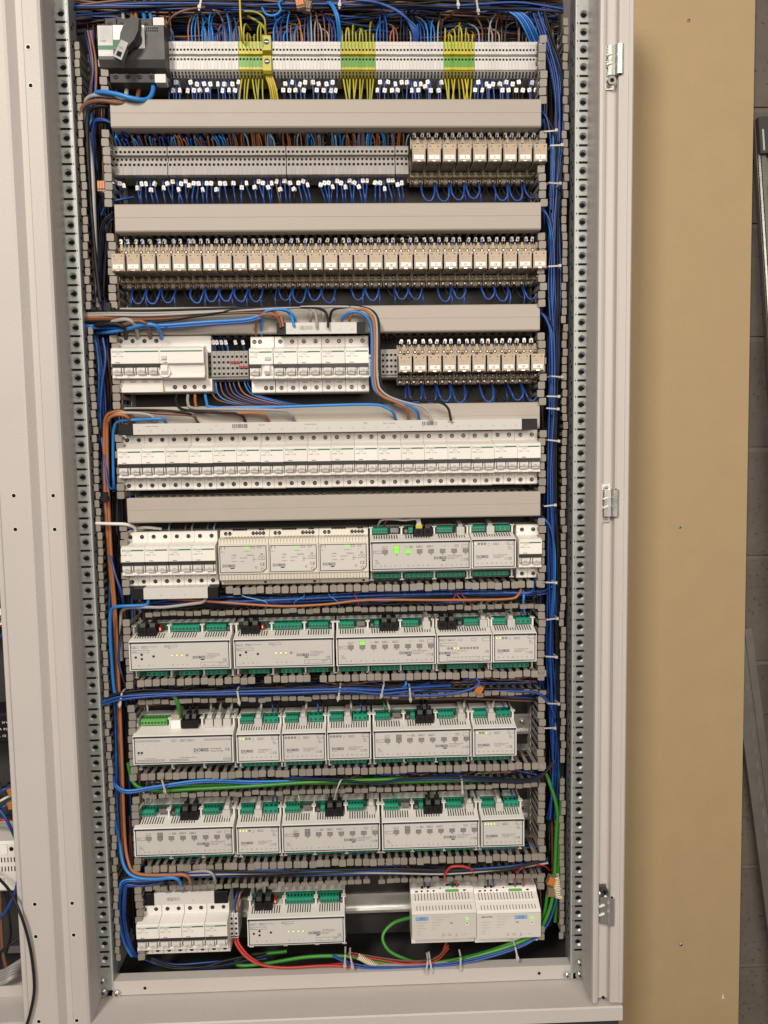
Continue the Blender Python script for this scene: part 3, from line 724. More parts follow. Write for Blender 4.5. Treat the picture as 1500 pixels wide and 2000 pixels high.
# ------------------------------------------------------------------ main isolator switch
x0 = W(190, 120, .0).x; zc = .6785
t = T()
m = MB()
m.prism([(60,44),(24,44),(22,42),(22,34),(4,32),(0,29),(0,-18),(6,-27),(24,-33),(24,-41),(28,-44),(60,-44)], 2, 98, 'x', 'switch_grey')
m.prism([(24,44),(18,43),(18,33),(24,33)], 8, 78, 'x', 'dark_grey'); t.part('body', m)
m = MB()
for i in range(5): m.box(8+17.5*i-.5, 8+17.5*i+.5, 15, 24, 32, 47, 'dark')
m.prism([(26,50),(17,48),(16,33),(26,33)], 8, 78, 'x', 'dark_grey'); t.part('top_terminals', m)
m = MB(); m.prism([(30,-47),(14,-44),(12,-33),(30,-31)], 14, 83, 'x', 'switch_grey'); t.part('bottom_terminals', m)
for i in range(4):
    t.part('terminal_screw', SCREWD, (16+17.5*i, 15.6-68, 37.5)); t.part('terminal_screw', SCREWD, (22+17.5*i, 12.6-68, -35.5))
m = MB(); m.prism([(-.8,28.5),(.2,30),(.2,-15),(-.8,-14)], 2.4, 24, 'x', 'switch_plate'); t.part('name_plate', m)
m = MB(); m.prism([(-.9,29),(.2,30),(.2,-3),(-.9,-2)], 24.6, 70, 'x', 'logo_white'); t.part('status_plate', m)
m = MB(); m.box(24.6, 44, -1.05, -.8, -2, 9, 'logo_green'); m.box(2.6, 23.8, -1.0, -.8, -5, 1, 'logo_green'); t.part('green_band', m)
m = MB(); m.text('Schneider', 4.5, -11, 4.2, -1.0, 'logo_white', bold=.01); m.text('Electric', 10, -13.8, 2.2, -1.0, 'logo_white'); m.text('INS63', 6, 6, 3.4, -1.05, 'print_grey'); t.part('lettering', m)
m = MB()
for i in range(6):
    for z in (25.5, 22): m.box(72+3.1*i, 74+3.1*i, -.2, .2, z-1.1, z+1.1, 'dark')
t.part('vent_grille', m)
for z0, z1, y in ((33, 47, 12), (-46, -34, 10)):
    m = MB(); m.prism(rounded(80, 96, z0, z1, 1), y, y+16, 'y', 'panel'); t.part('auxiliary_block', m)
m = MB(); m.cyl(0, -.5, 0, 14, -7, 'y', 'dark_grey', 20, 12.5)
m.prism([(-5,24),(5,24),(11,8),(10.5,-6),(6,-20),(-6,-20),(-10.5,-6),(-11,8)], -21, -6, 'y', 'dark_grey')
m.prism([(-5.6,-14),(5.6,-14),(6.4,-40),(-6.4,-40)], -22, -12, 'y', 'switch_silver'); hn = t.part('rotary_handle', m, loc=(53, 0, 9), rot=(0, math.radians(26), 0))
m = MB(); m.box(-3.4, 3.4, -22.4, -21.9, -37, -30, 'dark'); m.text('OFF', -4, -26, 3.5, -22.2, 'print'); t.part('lock_window', m, loc=(0, -68, 0), parent=hn)
t.inst('isolator_switch', (x0, BASE, zc), 'dark grey rotary main switch with diagonal handle at the start of the top row', 'switch')

# ------------------------------------------------------------------ relays
RW = 22.64
def relay_parts(n):
    t = T(); c = RW/2
    if not hasattr(relay_parts, 'c'):
        m = MB()
        m.prism([(66,30),(28,30),(24,28),(24,14),(50,13.6),(50,-13),(45,-13),(45,-19.5),(47,-20.5),(54,-20.8),(54,-26.5),(57,-28),(66,-28)], .9, RW-.9, 'x', 'socket')
        for x in (5.4, RW-5.4):
            for z, y in ((20, 23.9), (-15.2, 44.9), (-23.6, 53.9)):
                m.cyl(x, y+.3, z, 2.9, -.5, 'y', 'dark', 10); m.cyl(x, y-.1, z, 1.7, -.35, 'y', 'screw', 8)
            m.box(x-2.6, x+2.6, 23.6, 32, 27, 30.4, 'dark_grey'); m.box(x-2.4, x+2.4, 53.6, 60, -28.6, -26, 'dark_grey')
        m.box(c-1.8, c+1.8, 21.5, 26, 22, 31, 'socket'); m.box(c-2.2, c+2.2, 42.8, 46, -21, -15, 'socket'); m.box(c-2.6, c+2.6, 23.4, 24.2, 15, 19, 'dark_grey')
        for x in (.5, RW-.5): m.box(x-.45, x+.45, 40, 64, -22, 30, 'socket'); m.box(x-.45, x+.45, 21, 40, 13.5, 30.6, 'socket')
        S_ = m.mesh('socket', dy=-68)
        m = MB(); m.prism([(9,12.8),(1,12.8),(0,12),(0,-12),(1,-12.8),(9,-12.8)], c-8.7, c+8.7, 'x', 'relay'); m.box(c-8.3, c+8.3, 9, 50, -12.2, 12.4, 'smoky')
        for x in (-5.8, 5.8): m.box(c+x-1, c+x+1, -.12, .3, 8.2, 9.8, 'print')
        m.prism([(c-1.4,12.6),(c+3.2,12.6),(c+2.4,7.6),(c+.6,7)], -.1, .4, 'y', 'socket')
        m.text('24VDC', c-6.5, 4.2, 1.7, -.1, 'print_grey'); m.text('10A 250V', c-6.5, 1.8, 1.6, -.1, 'print_grey'); m.box(c+3, c+7, -.1, .1, 4.6, 5, 'print_grey')
        B_ = m.mesh('relay_body', dy=-68)
        m = MB()
        for s in (-1, 1): m.prism([(.6,13),(.6,-13.2),(44,-13.6),(44,-11.4),(5,-11.4),(5,11),(24,11),(24,13)], c+s*9.3-.45, c+s*9.3+.45, 'x', 'clip')
        m.box(c-8.6, c+8.6, 9, 23, 12.8, 13.4, 'relay')
        C_ = m.mesh('retaining_clip', dy=-68)
        m = MB(); m.prism([(.2,-11.3),(-1.2,-11.8),(-1.2,-13.0),(1.5,-13.6)], c-2.6, c+2.0, 'x', 'zinc'); K_ = m.mesh('latch', dy=-68)
        m = MB(); m.box(c-7.6, c+7.6, -.35, 0, -9.4, -3.4, 'tag'); G_ = m.mesh('tag', dy=-68)
        relay_parts.c = (S_, B_, C_, K_, G_)
    S_, B_, C_, K_, G_ = relay_parts.c
    t.part('socket', S_); t.part('relay_body', B_); t.part('retaining_clip', C_); t.part('latch', K_); g = t.part('tag', G_)
    m = MB(); m.text(str(n), c + rnd.uniform(-1, 1), -8.3 + rnd.uniform(-.4, .4), 4.6, -68.55, 'print', 'c'); t.part('number', m, parent=g)
    return t
UN = 'zero one two three four five six seven eight nine ten eleven twelve thirteen fourteen fifteen sixteen seventeen eighteen nineteen'.split()
def words(n): return UN[n] if n < 20 else {2: 'twenty', 3: 'thirty', 4: 'forty'}[n // 10] + ('' if n % 10 == 0 else '-' + UN[n % 10])
rel = {2: [], 3: [], 4: []}
for row, x0, num0, cnt, pitch in ((2, W(803.5, 300, .0).x, 1, 9, .0229), (3, -.3276, 10, 29, .02268), (4, .1003, 39, 10, .0227)):
    for i in range(cnt):
        x = x0 + i*pitch; z = Z[row] + {2: .0005, 3: 0, 4: -.0057}[row]
        relay_parts(num0+i).inst('relay', (x, BASE, z), 'beige plug-in relay whose white tag reads number ' + words(num0+i), 'relay', 'numbered plug-in relays')
        rel[row].append((x, z))

# ------------------------------------------------------------------ control modules
MP = [(60,30.8),(27,30.8),(1.2,23.6),(0,22.4),(0,-22.4),(1.2,-23.6),(27,-30.8),(60,-30.8)]
def slope_y(z): return 1.2 + (z-23.6)/(30.8-23.6)*25.8
CM = {}
def conn_mesh(n, w, light=False, low=False):
    key = (n, w, light, low)
    if key not in CM:
        m = MB(); mt = 'conn_light' if light else 'conn'
        if low:
            m.prism([(46,-31.2),(24,-31.2),(22,-32),(22,-38),(24,-39),(46,-39)], 0, w, 'x', mt); yy, zz = 21.9, -35
        else:
            m.prism([(46,33),(22,33),(21,34),(21,40.5),(24,42.6),(46,42.6)], 0, w, 'x', mt); yy, zz = 20.9, 37.2
        p = w/n
        for i in range(n):
            x = p*(i+.5); m.cyl(x, yy+.2, zz, min(2.0, p*.36), -.3, 'y', 'dark', 8); m.cyl(x, yy-.1, zz, min(1.1, p*.2), -.25, 'y', 'screw', 6)
            if not low: m.box(x-p*.22, x+p*.22, 28, 34, 42.4, 42.8, 'dark')
        CM[key] = m.mesh('connector', dy=-68)
    return CM[key]
def simple(key, fn):
    if key not in CM:
        m = MB(); fn(m); CM[key] = m.mesh(key.split('#')[0], dy=-68)
    return CM[key]
def _rj(m):
    m.prism(rounded(0, 14, 27.5, 41, .8), 15, 44, 'y', 'black_plastic'); m.prism([(40,41),(20,41),(22,47),(40,49)], 3, 11, 'x', 'dark_grey'); m.box(4, 10, 14.8, 15.2, 33, 38, 'dark')
def _gp(m):
    m.prism(rounded(0, 12, 28.5, 42, .8), 17, 46, 'y', 'plug_grey'); m.prism([(50,42),(20,42),(24,46),(50,50)], 2.5, 9.5, 'x', 'plug_grey')
def _chip(m):
    m.box(0, 13, 30, 41, 34, 41, 'screw'); [m.box(1.5+i*3, 2.6+i*3, 29, 41, 31.5, 34, 'screw') for i in range(4)]
def _blk(m): m.prism(rounded(0, 7, 31.5, 40, 1.5), 24, 42, 'y', 'dark_grey'); m.cyl(3.5, 24, 36, 2.2, -.5, 'y', 'screw', 8)
def _red(m): m.prism(rounded(.6, 5, 32.5, 40.5, .5), 24, 42, 'y', 'red'); m.box(2, 3.4, 23.7, 24.1, 35, 38.5, 'logo_white')
def _rjw(m): m.prism(rounded(0, 15, 28.5, 42, .6), 16, 46, 'y', 'tag'); m.prism([(50,42),(18,41),(20,50),(50,54)], 2, 13, 'x', 'plug_clear')
def _usb(m): m.prism(rounded(0, 26, 29, 42, 1), 14, 46, 'y', 'black_plastic'); m.prism([(46,42),(22,42),(26,48),(46,48)], 4, 10, 'x', 'dark_grey'); m.prism([(46,42),(22,42),(26,48),(46,48)], 15, 21, 'x', 'dark_grey')
SIMPLE = {'rj': ('plug', _rj), 'gp': ('plug', _gp), 'chip': ('chip', _chip), 'blk': ('component', _blk), 'red': ('dip_switch', _red), 'rjw': ('network_socket', _rjw), 'usb': ('usb_sockets', _usb)}
def vents(m, x0, x1, up=True, p=4.0, lean=0.0):
    x = x0
    while x < x1:
        if up: m.prism([(slope_y(26)-.25, 26), (slope_y(30.2)-.25, 30.2), (slope_y(30.2)+.3, 30.2), (slope_y(26)+.3, 26)], x, x+1.6, 'x', 'dark')
        else: m.prism([(slope_y(27.2)-.25, -27.2), (slope_y(30.9)-.3, -30.9), (slope_y(30.6)+.3, -30.6), (slope_y(27.2)+.3, -27.2)], x, x+1.7, 'x', 'dark')
        x += p
btn = MB(); btn.prism(rounded(-4, 4, -2.8, 2.8, .7, 2), -.9, 0, 'y', 'button'); btn.frame(-4.3, 4.3, -3.1, 3.1, .4, -.25, 0, 'print'); BTN = btn.mesh('button')
btl = MB(); btl.prism(rounded(-4, 4, -2.8, 2.8, .7, 2), -.9, 0, 'y', 'led_green'); btl.frame(-4.3, 4.3, -3.1, 3.1, .4, -.25, 0, 'print'); BTL = btl.mesh('button')
LEDM = {}
for k, mt in (('on', 'led_green'), ('pale', 'led_pale'), ('off', 'led_off'), ('hole', 'dark')):
    q = MB(); q.cyl(0, 0, 0, 1.7, -.5 if k != 'hole' else -.2, 'y', mt, 10, 1.3 if k != 'hole' else 1.7); q.ring(0, -.15, 0, 1.6, 2.1, 'print_grey', 10); LEDM[k] = q.mesh('led')
def dobiss(m, x, z, s=5.6, nxt=True):
    m.text('DOBISS', x-.6, z, s*1.08, -.5, 'print_blue', bold=.018)
    if nxt: m.box(x+s*2.1, x+s*3.15, -.5, -.38, z-2.6, z-.9, 'print_blue')
    else: m.text('DOMOTICS', x, z-2.2, 1.6, -.5, 'print_blue')
def small_lines(m, x, z, lines, s=2.0):
    for i, l in enumerate(lines): m.text(l, x, z-i*s*1.25, s, -.5, 'print')
def housing(w, div, top, low, vent=True, title=None):
    """common case: body, back plate, dividers, connectors; w in mm"""
    t = T()
    m = MB(); m.prism(MP, .25, w-.25, 'x', 'white_module'); m.box(.25, w-.25, 42, 62, -43.5, 43.5, 'white_module')
    m.box(1, w-1, .0, .4, 19, 22.9, 'white_module')
    b = t.part('case', m)
    m = MB(); m.box(2, w-2, 41, 42.2, 31, 43, 'pcb'); t.part('circuit_board', m); m = MB(); m.box(2, w-2, 41, 42.2, -43, -31, 'pcb'); t.part('circuit_board', m)
    for x in div:
        m = MB(); m.prism([(44,43.5),(23,43.5),(22,42.5),(22,30.5),(44,30.5)], x-1.3, x+1.3, 'x', 'white_module'); m.box(x-3.4, x+3.4, 22, 30, 42, 43.6, 'white_module'); t.part('rib', m); m = MB(); m.prism([(44,-41),(26,-41),(26,-30.5),(44,-30.5)], x-1.3, x+1.3, 'x', 'white_module'); m.box(x-3.5, x+3.5, 27, 30, -42.6, -41, 'white_module')
        t.part('foot', m)
    for it in top:
        if it[0] == 'g': t.part('connector', conn_mesh(it[2], it[3], it[4] if len(it) > 4 else False), (it[1], 0, 0))
        else: nm, fn = SIMPLE[it[0]]; t.part(nm, simple(it[0]+'#'+nm, fn), (it[1], 0, 0))
    for x, n, cw in low: t.part('connector', conn_mesh(n, cw, False, True), (x, 0, 0))
    if vent:
        m = MB(); e = sorted([0] + [d for d in div if 5 < d < w-5] + [w])
        for a, c in zip(e[:-1], e[1:]): vents(m, a+6, c-6)
        t.part('vent_slots', m); m = MB()
        for a, c in zip(e[:-1], e[1:]): vents(m, a+6, c-6, False)
        t.part('vent_slots', m)
    return t
def face(t, w, fn, inset=2.2, h=21.2, col='print_blue'):
    m = MB(); m.prism(rounded(inset, w-inset, -h, h, 1.2, 2), -.3, .05, 'y', 'panel'); lab = t.part('front_label', m)
    m = MB(); m.frame(inset, w-inset, -h, h, 1.35, -.42-68, -.28-68, col); t.part('border', m, parent=lab)
    m = MB(); fn(m); me = m.mesh('printing', dy=-68); t.part('printing', me, parent=lab)
    return lab
def mk_relay9(lit):
    w = 157.5; sc_ = 157.5/840
    t = housing(w, (2, 50.5, 102.5, w-2), [('g', 4, 5, 24), ('chip', 33), ('blk', 54), ('g', 61.5, 2, 7), ('rj', 70), ('rj', 85), ('g', 106, 5, 25), ('gp', 138)], [(4, 6, 44), (54.5, 6, 45), (106, 6, 45)])
    def pr(m):
        m.frame(5, 18, 4.2, 8.6, .35, -.5, -.36, 'print'); m.text('Address', 6, 6.6, 1.4, -.5, 'print'); small_lines(m, 8, -7, ['Input', '230Vac', '10A Max.'], 1.9)
        dobiss(m, 100, -6.2); small_lines(m, 121, -1.6, ['RELAY MODULE DOM1080', '8 channel 10A - 230Vac', 'Model DO5437'], 1.9); m.text('CE', 147, -9, 5.2, -.5, 'print'); m.frame(142, 145.5, -9, -5.4, .3, -.5, -.36, 'print_grey')
        for s, x in zip('LNN1N2', (8, 16, 23, 31, 39, 46.5)): m.text(s, x, -16.5, 3.0, -.5, 'print', 'c')
        for s, x in zip('N3N4N5', (59, 67, 74.6, 82.5, 90, 98)): m.text(s, x, -16.5, 3.0, -.5, 'print', 'c')
        for s, x in zip('N6N7N8', (111.6, 119, 127, 134.6, 142, 150)): m.text(s, x, -16.5, 3.0, -.5, 'print', 'c')
        for x, s in ((62, 'BUS'), (73, 'CanBus'), (89, 'CanBus')): m.text(s, x, 13.4, 2.0, -.5, 'print'); m.frame(x-.8, x+len(s)*1.5, 12.8, 15.6, .3, -.5, -.36, 'print')
        m.text('ACTIONS', 18, 10.8, 1.7, -.5, 'print'); m.frame(19, 27, 12.6, 15.2, .3, -.5, -.36, 'print'); small_lines(m, 131, 15, ['WIRELESS', 'MODULE'], 1.8); m.frame(143.5, 153, 11.4, 16.2, .3, -.5, -.36, 'print')
        m.text('Sensor', 54, 13.6, 1.7, -.5, 'print'); m.text('1 2 3 4', 113, 14, 1.9, -.5, 'print')
        for x in (23.4, 41.3, 59, 77.2, 95.2, 113.2, 131.2, 149.2): m.ring(x, -.5, 2.2, 1.0, 1.5, 'print', 10)
    lab = face(t, w, pr)
    for i, x in enumerate((23.4, 41.3, 59, 77.2, 95.2, 113.2, 131.2, 149.2)):
        t.part('button', BTL if i in lit else BTN, (x, -.35-68, 6.8), parent=lab)
    t.part('button', BTL if 9 in lit else BTN, (41.3, -.35-68, 13), parent=lab)
    return t
def mk_ext4(leds):
    w = 70
    t = housing(w, (1.6, w-1.6), [('g', 1.5+1.5, 5, 22), ('gp', 27), ('g', 41.5, 3, 23)], [(4, 8, 58)])
    def pr(m):
        dobiss(m, 8, -6.2, 5.4, False); small_lines(m, 34, -2.6, ['RELAY EXTENDER DOM1040', '4 channel 10A - 230Vac', 'Model DO5438'], 1.75); m.text('CE', 57, -9.5, 5.2, -.5, 'print'); m.frame(52.4, 56, -9.4, -5.8, .3, -.5, -.36, 'print_grey')
        for s, x in zip(('N', '9', 'N', '10', 'N', '11', 'N', '12'), (9, 16.5, 24, 31.6, 39, 46.6, 54, 61.4)): m.text(s, x, -15.8, 3.0, -.5, 'print', 'c')
        m.text('Pwr', 26, 15.4, 1.9, -.5, 'print'); m.text('Status', 25, 12.8, 1.5, -.5, 'print'); m.frame(34, 43, 14, 17, .3, -.5, -.36, 'print'); m.text('LINK IN', 35, 14.8, 1.6, -.5, 'print')
        m.text('N', 57, 15, 3.0, -.5, 'print'); m.text('L', 64, 15, 3.0, -.5, 'print'); m.frame(55.5, 67, 14, 19.5, .3, -.5, -.36, 'print'); small_lines(m, 57.5, 10.8, ['Input', '230Vac', '10A Max'], 1.8)
    lab = face(t, w, pr)
    for i, x in enumerate((6.6, 11.4, 16.3, 21.2)):
        t.part('led', LEDM[leds[i]], (x, -.3-68, 16), parent=lab)
    return t
def mk_dim9(st):
    w = 157.5
    t = housing(w, (2, 58, 110, w-2), [('rj', 10), ('rj', 25), ('red', 40.5), ('g', 61.5, 8, 44), ('g', 117, 6, 31), ('blk', 149)], [(20, 4, 32), (71.5, 4, 31), (114, 4, 32.5)])
    def pr(m):
        m.frame(5, 31, 5.4, 9.6, .35, -.5, -.36, 'print'); m.text('Address', 6, 6.6, 1.9, -.5, 'print'); m.text('CanBus', 5.5, 13.4, 2.0, -.5, 'print'); m.text('CanBus', 20, 13.8, 2.0, -.5, 'print'); m.text('Bus termination', 31.5, 14.2, 1.9, -.5, 'print')
        m.frame(4.6, 14.8, 12.6, 15.8, .3, -.5, -.36, 'print'); m.frame(19, 29.5, 12.6, 15.8, .3, -.5, -.36, 'print'); m.frame(55.5, 75, 13.6, 17, .3, -.5, -.36, 'print'); m.text('I0 I1 I2 I3', 56.4, 14.4, 1.9, -.5, 'print'); m.text('Inputs', 61, 11.4, 1.6, -.5, 'print')
        dobiss(m, 99, -5.4); small_lines(m, 120, 1.0, ['4 CH DIMMING MODULE', 'resistive, inductive & capacitive', 'loads: 220VA channel', 'Model DO5440'], 1.75); m.text('CE', 145, -9.8, 5.2, -.5, 'print')
        for s, x in zip(("N'", '1', "N'", '2', "N'", '3', "N'", '4'), (15, 22.4, 30.4, 37.8, 67.4, 75, 82.6, 90)): m.text(s, x, -15.6, 2.8, -.5, 'print', 'c')
        m.frame(110.5, 152, -17.5, -11.4, .3, -.5, -.36, 'print'); m.text('N', 116, -16, 3, -.5, 'print'); m.text('L', 130, -16, 3, -.5, 'print'); small_lines(m, 138, -13.4, ['Input: 230Vac', '5A Max'], 1.7)
    lab = face(t, w, pr)
    for x, z, k in ((10.5, -1.6, 'hole'), (19.7, 2.6, 'hole'), (19.7, -4.4, st[4]), (38, -.4, 'hole'), (66.3, .3, st[0]), (74, .3, st[1]), (82, .3, st[2]), (90, .3, st[3])):
        t.part('led', LEDM[k], (x, -.3-68, z), parent=lab)
    return t
def mk_analog5():
    w = 87.5
    t = housing(w, (1.6, w-1.6), [('rj', 4), ('rj', 19), ('blk', 36), ('g', 46, 5, 23), ('gp', 71)], [(18, 9, 50)])
    def pr(m):
        m.frame(5, 31, 5.0, 10, .35, -.5, -.36, 'print'); m.text('Address', 6, 6.4, 1.9, -.5, 'print'); dobiss(m, 3.6, -8, 5.4); small_lines(m, 24, -3.8, ['0/1 - 10V  ANALOGUE MODULE', '8 channel', 'Model DO5441'], 1.7); m.text('CE', 76, -6.6, 5.2, -.5, 'print')
        m.text('CanBus', 4.4, 14, 2, -.5, 'print'); m.frame(3.8, 14, 13.2, 16.4, .3, -.5, -.36, 'print'); m.text('CanBus', 18, 14, 2, -.5, 'print'); m.frame(17, 28, 13.2, 16.4, .3, -.5, -.36, 'print'); small_lines(m, 33, 15.4, ['Bus   Sensor', 'termination'], 1.6); m.frame(54, 62, 12.6, 16.8, .3, -.5, -.36, 'print'); m.frame(72, 84, 12, 17.6, .3, -.5, -.36, 'print')
        for i, s in enumerate('12345678'): m.text(s, 20+i*6.4, -15.6, 2.4, -.5, 'print', 'c')
        m.frame(16, 68, -18.4, -12.6, .3, -.5, -.36, 'print'); m.frame(72, 84, -18.4, -12.6, .3, -.5, -.36, 'print')
    lab = face(t, w, pr)
    for i in range(10): t.part('led', LEDM['pale' if i in (2, 3) else 'off'], (18+i*5.1, -.3-68, 1.4), parent=lab)
    return t
def mk_server9():
    w = 157.5
    t = housing(w, (2, 54, 105, w-2), [('g', 8, 8, 41, True), ('rjw', 57), ('usb', 74), ('gp', 111), ('gp', 125), ('gp', 139.5)], [], vent=False)
    def pr(m):
        m.text('DOBISS', 95, -3.4, 7.2, -.5, 'print_blue', bold=.018); m.text('DOMOTICS', 95, -6.4, 1.7, -.5, 'print_blue'); small_lines(m, 121.5, -.6, ['NXT SERVER', 'Model: NXTSER'], 3.0); m.text('CE', 144, -3.2, 6.4, -.5, 'print')
        for x, n in ((6, 10), (57, 7), (141, 3)):
            for i in range(n): m.frame(x+i*4.4, x+i*4.4+3.8, -17.8, -15, .35, -.5, -.36, 'print')
        for x, n in ((4, 9), (112, 10)):
            for i in range(n): m.frame(x+i*4.4, x+i*4.4+3.8, 14.2, 16.6, .3, -.5, -.36, 'print')
        for x, s in ((62, 'Line'), (75, 'CanBus'), (87, 'CanBus')): m.text(s, x, 14.4, 2.0, -.5, 'print'); m.frame(x-.8, x+len(s)*1.6, 13.6, 16.8, .3, -.5, -.36, 'print')
        for x in (5, 15, 25, 36, 76, 84, 92, 143, 150): m.text('+', x, 9 if x < 40 else -12.6, 2.8, -.5, 'print')
        m.box(18, 36, -.5, -.4, -13.4, -13, 'print'); m.box(72, 100, -.5, -.4, -13, -12.6, 'print'); m.text('Power  Data', 6.5, -7, 1.6, -.5, 'print')
    lab = face(t, w, pr)
    for x in (9, 14): t.part('led', LEDM['hole'], (x, -.3-68, -3.4), parent=lab)
    return t
def mk_psu():
    w = 77.2; t = T()
    pr_ = [(62,43.5),(22,43.5),(20,42),(18,33.5),(4,31),(3,23.5),(0,22.8),(0,-22.8),(3,-23.5),(4,-33),(18,-34.5),(20,-42),(22,-43.5),(62,-43.5)]
    m = MB(); m.prism(pr_, .2, w-.2, 'x', 'beige'); t.part('case', m)
    m = MB(); k = 3.4
    while k < w-4: m.box(k, k+.7, 3.0, 4.4, 24, 31.6, 'ferrule'); m.box(k, k+.7, 3.0, 4.4, -32.6, -24, 'ferrule'); k += 4.9
    t.part('vent_slots', m)
    m = MB(); k = 8.2
    while k < w-6: m.prism([(k,32),(k+2.4,34),(k+2.4,32)], 8, 18.4, 'y', 'ferrule'); k += 4.9
    t.part('vent_teeth', m)
    for x in (9.5, 15, 52.5, 57.5, 62.5, 67.5): t.part('terminal_screw', SCREW, (x, 18.6-68, 38.2))
    m = MB(); m.cyl(69, 19.6, -39, 2.4, -.6, 'y', 'dark', 10); t.part('latch_hole', m)
    m = MB()
    for a, b in ((20, 40), (61, 67)): 
        k = a
        while k < b: m.box(k, k+3.4, 19, 24, 43, 45, 'dark'); k += 4.6
    t.part('cable_entries', m)
    m = MB(); m.prism([(1.6,21),(w-3,21),(w-3,-15),(w-9,-21),(1.6,-21)], -.3, .05, 'y', 'panel_psu'); lab = t.part('front_label', m)
    m = MB()
    pts = [(1.6,21),(w-3,21),(w-3,-15),(w-9,-21),(1.6,-21)]
    for i in range(5):
        a, b = Vector(pts[i]), Vector(pts[(i+1) % 5]); d = (b-a).normalized(); q = Vector((-d.y, d.x))*-1.1
        m.prism([tuple(a), tuple(b), tuple(b+q+d*(-.5)), tuple(a+q+d*.5)], -.45-68, -.28-68, 'y', 'print_blue')
    t.part('border', m, parent=lab)
    def pr(m):
        dobiss(m, 6.4, -12, 5.6); small_lines(m, 20, 5.2, ['TYPE:'], 3.2); m.text('DD4216', 43.5, 5.2, 3.2, -.5, 'print'); small_lines(m, 20, 1.4, ['INPUT:', '', 'OUTPUT:'], 2.2); small_lines(m, 33, 1.4, ['100-240VAC', '', '15VDC'], 2.2); small_lines(m, 52, 1.4, ['1.5A', '50/60Hz', '2.8A'], 2.0)
        m.text('CE', 63.5, -10.5, 6.4, -.5, 'print'); m.text('UL', 64, 6, 4.4, -.5, 'print', bold=.01); m.frame(61.5, 66, -1, 4, .4, -.5, -.36, 'print'); m.frame(67.5, 71.5, -1, 4, .4, -.5, -.36, 'print'); m.frame(56, 59, -14.5, -11.5, .4, -.5, -.36, 'print')
        m.text('N', 4.2, 11, 3, -.5, 'print'); m.text('L', 8.6, 11, 3, -.5, 'print'); m.text('DC OK  +V', 40, 11.6, 2.2, -.5, 'print'); m.text('-V', 60, 12, 2.2, -.5, 'print'); m.box(4.4, 5.1, -.5, -.36, 16, 20, 'print'); m.box(9.6, 10.3, -.5, -.36, 16, 20, 'print')
        m.frame(50, 56, 17, 20.2, .5, -.5, -.36, 'print'); m.frame(60.5, 66, 17, 20.2, .5, -.5, -.36, 'print'); m.ring(67.5, -.5, -16, 2.0, 2.5, 'print', 10)
    m = MB(); pr(m); t.part('printing', m.mesh('printing', dy=-68), parent=lab)
    q = MB(); q.cyl(0, 0, 0, 2.5, -1, 'y', 'led_green', 12, 1.9); t.part('led', q.mesh('led'), (43.5, -.3-68, 17.6), parent=lab)
    return t
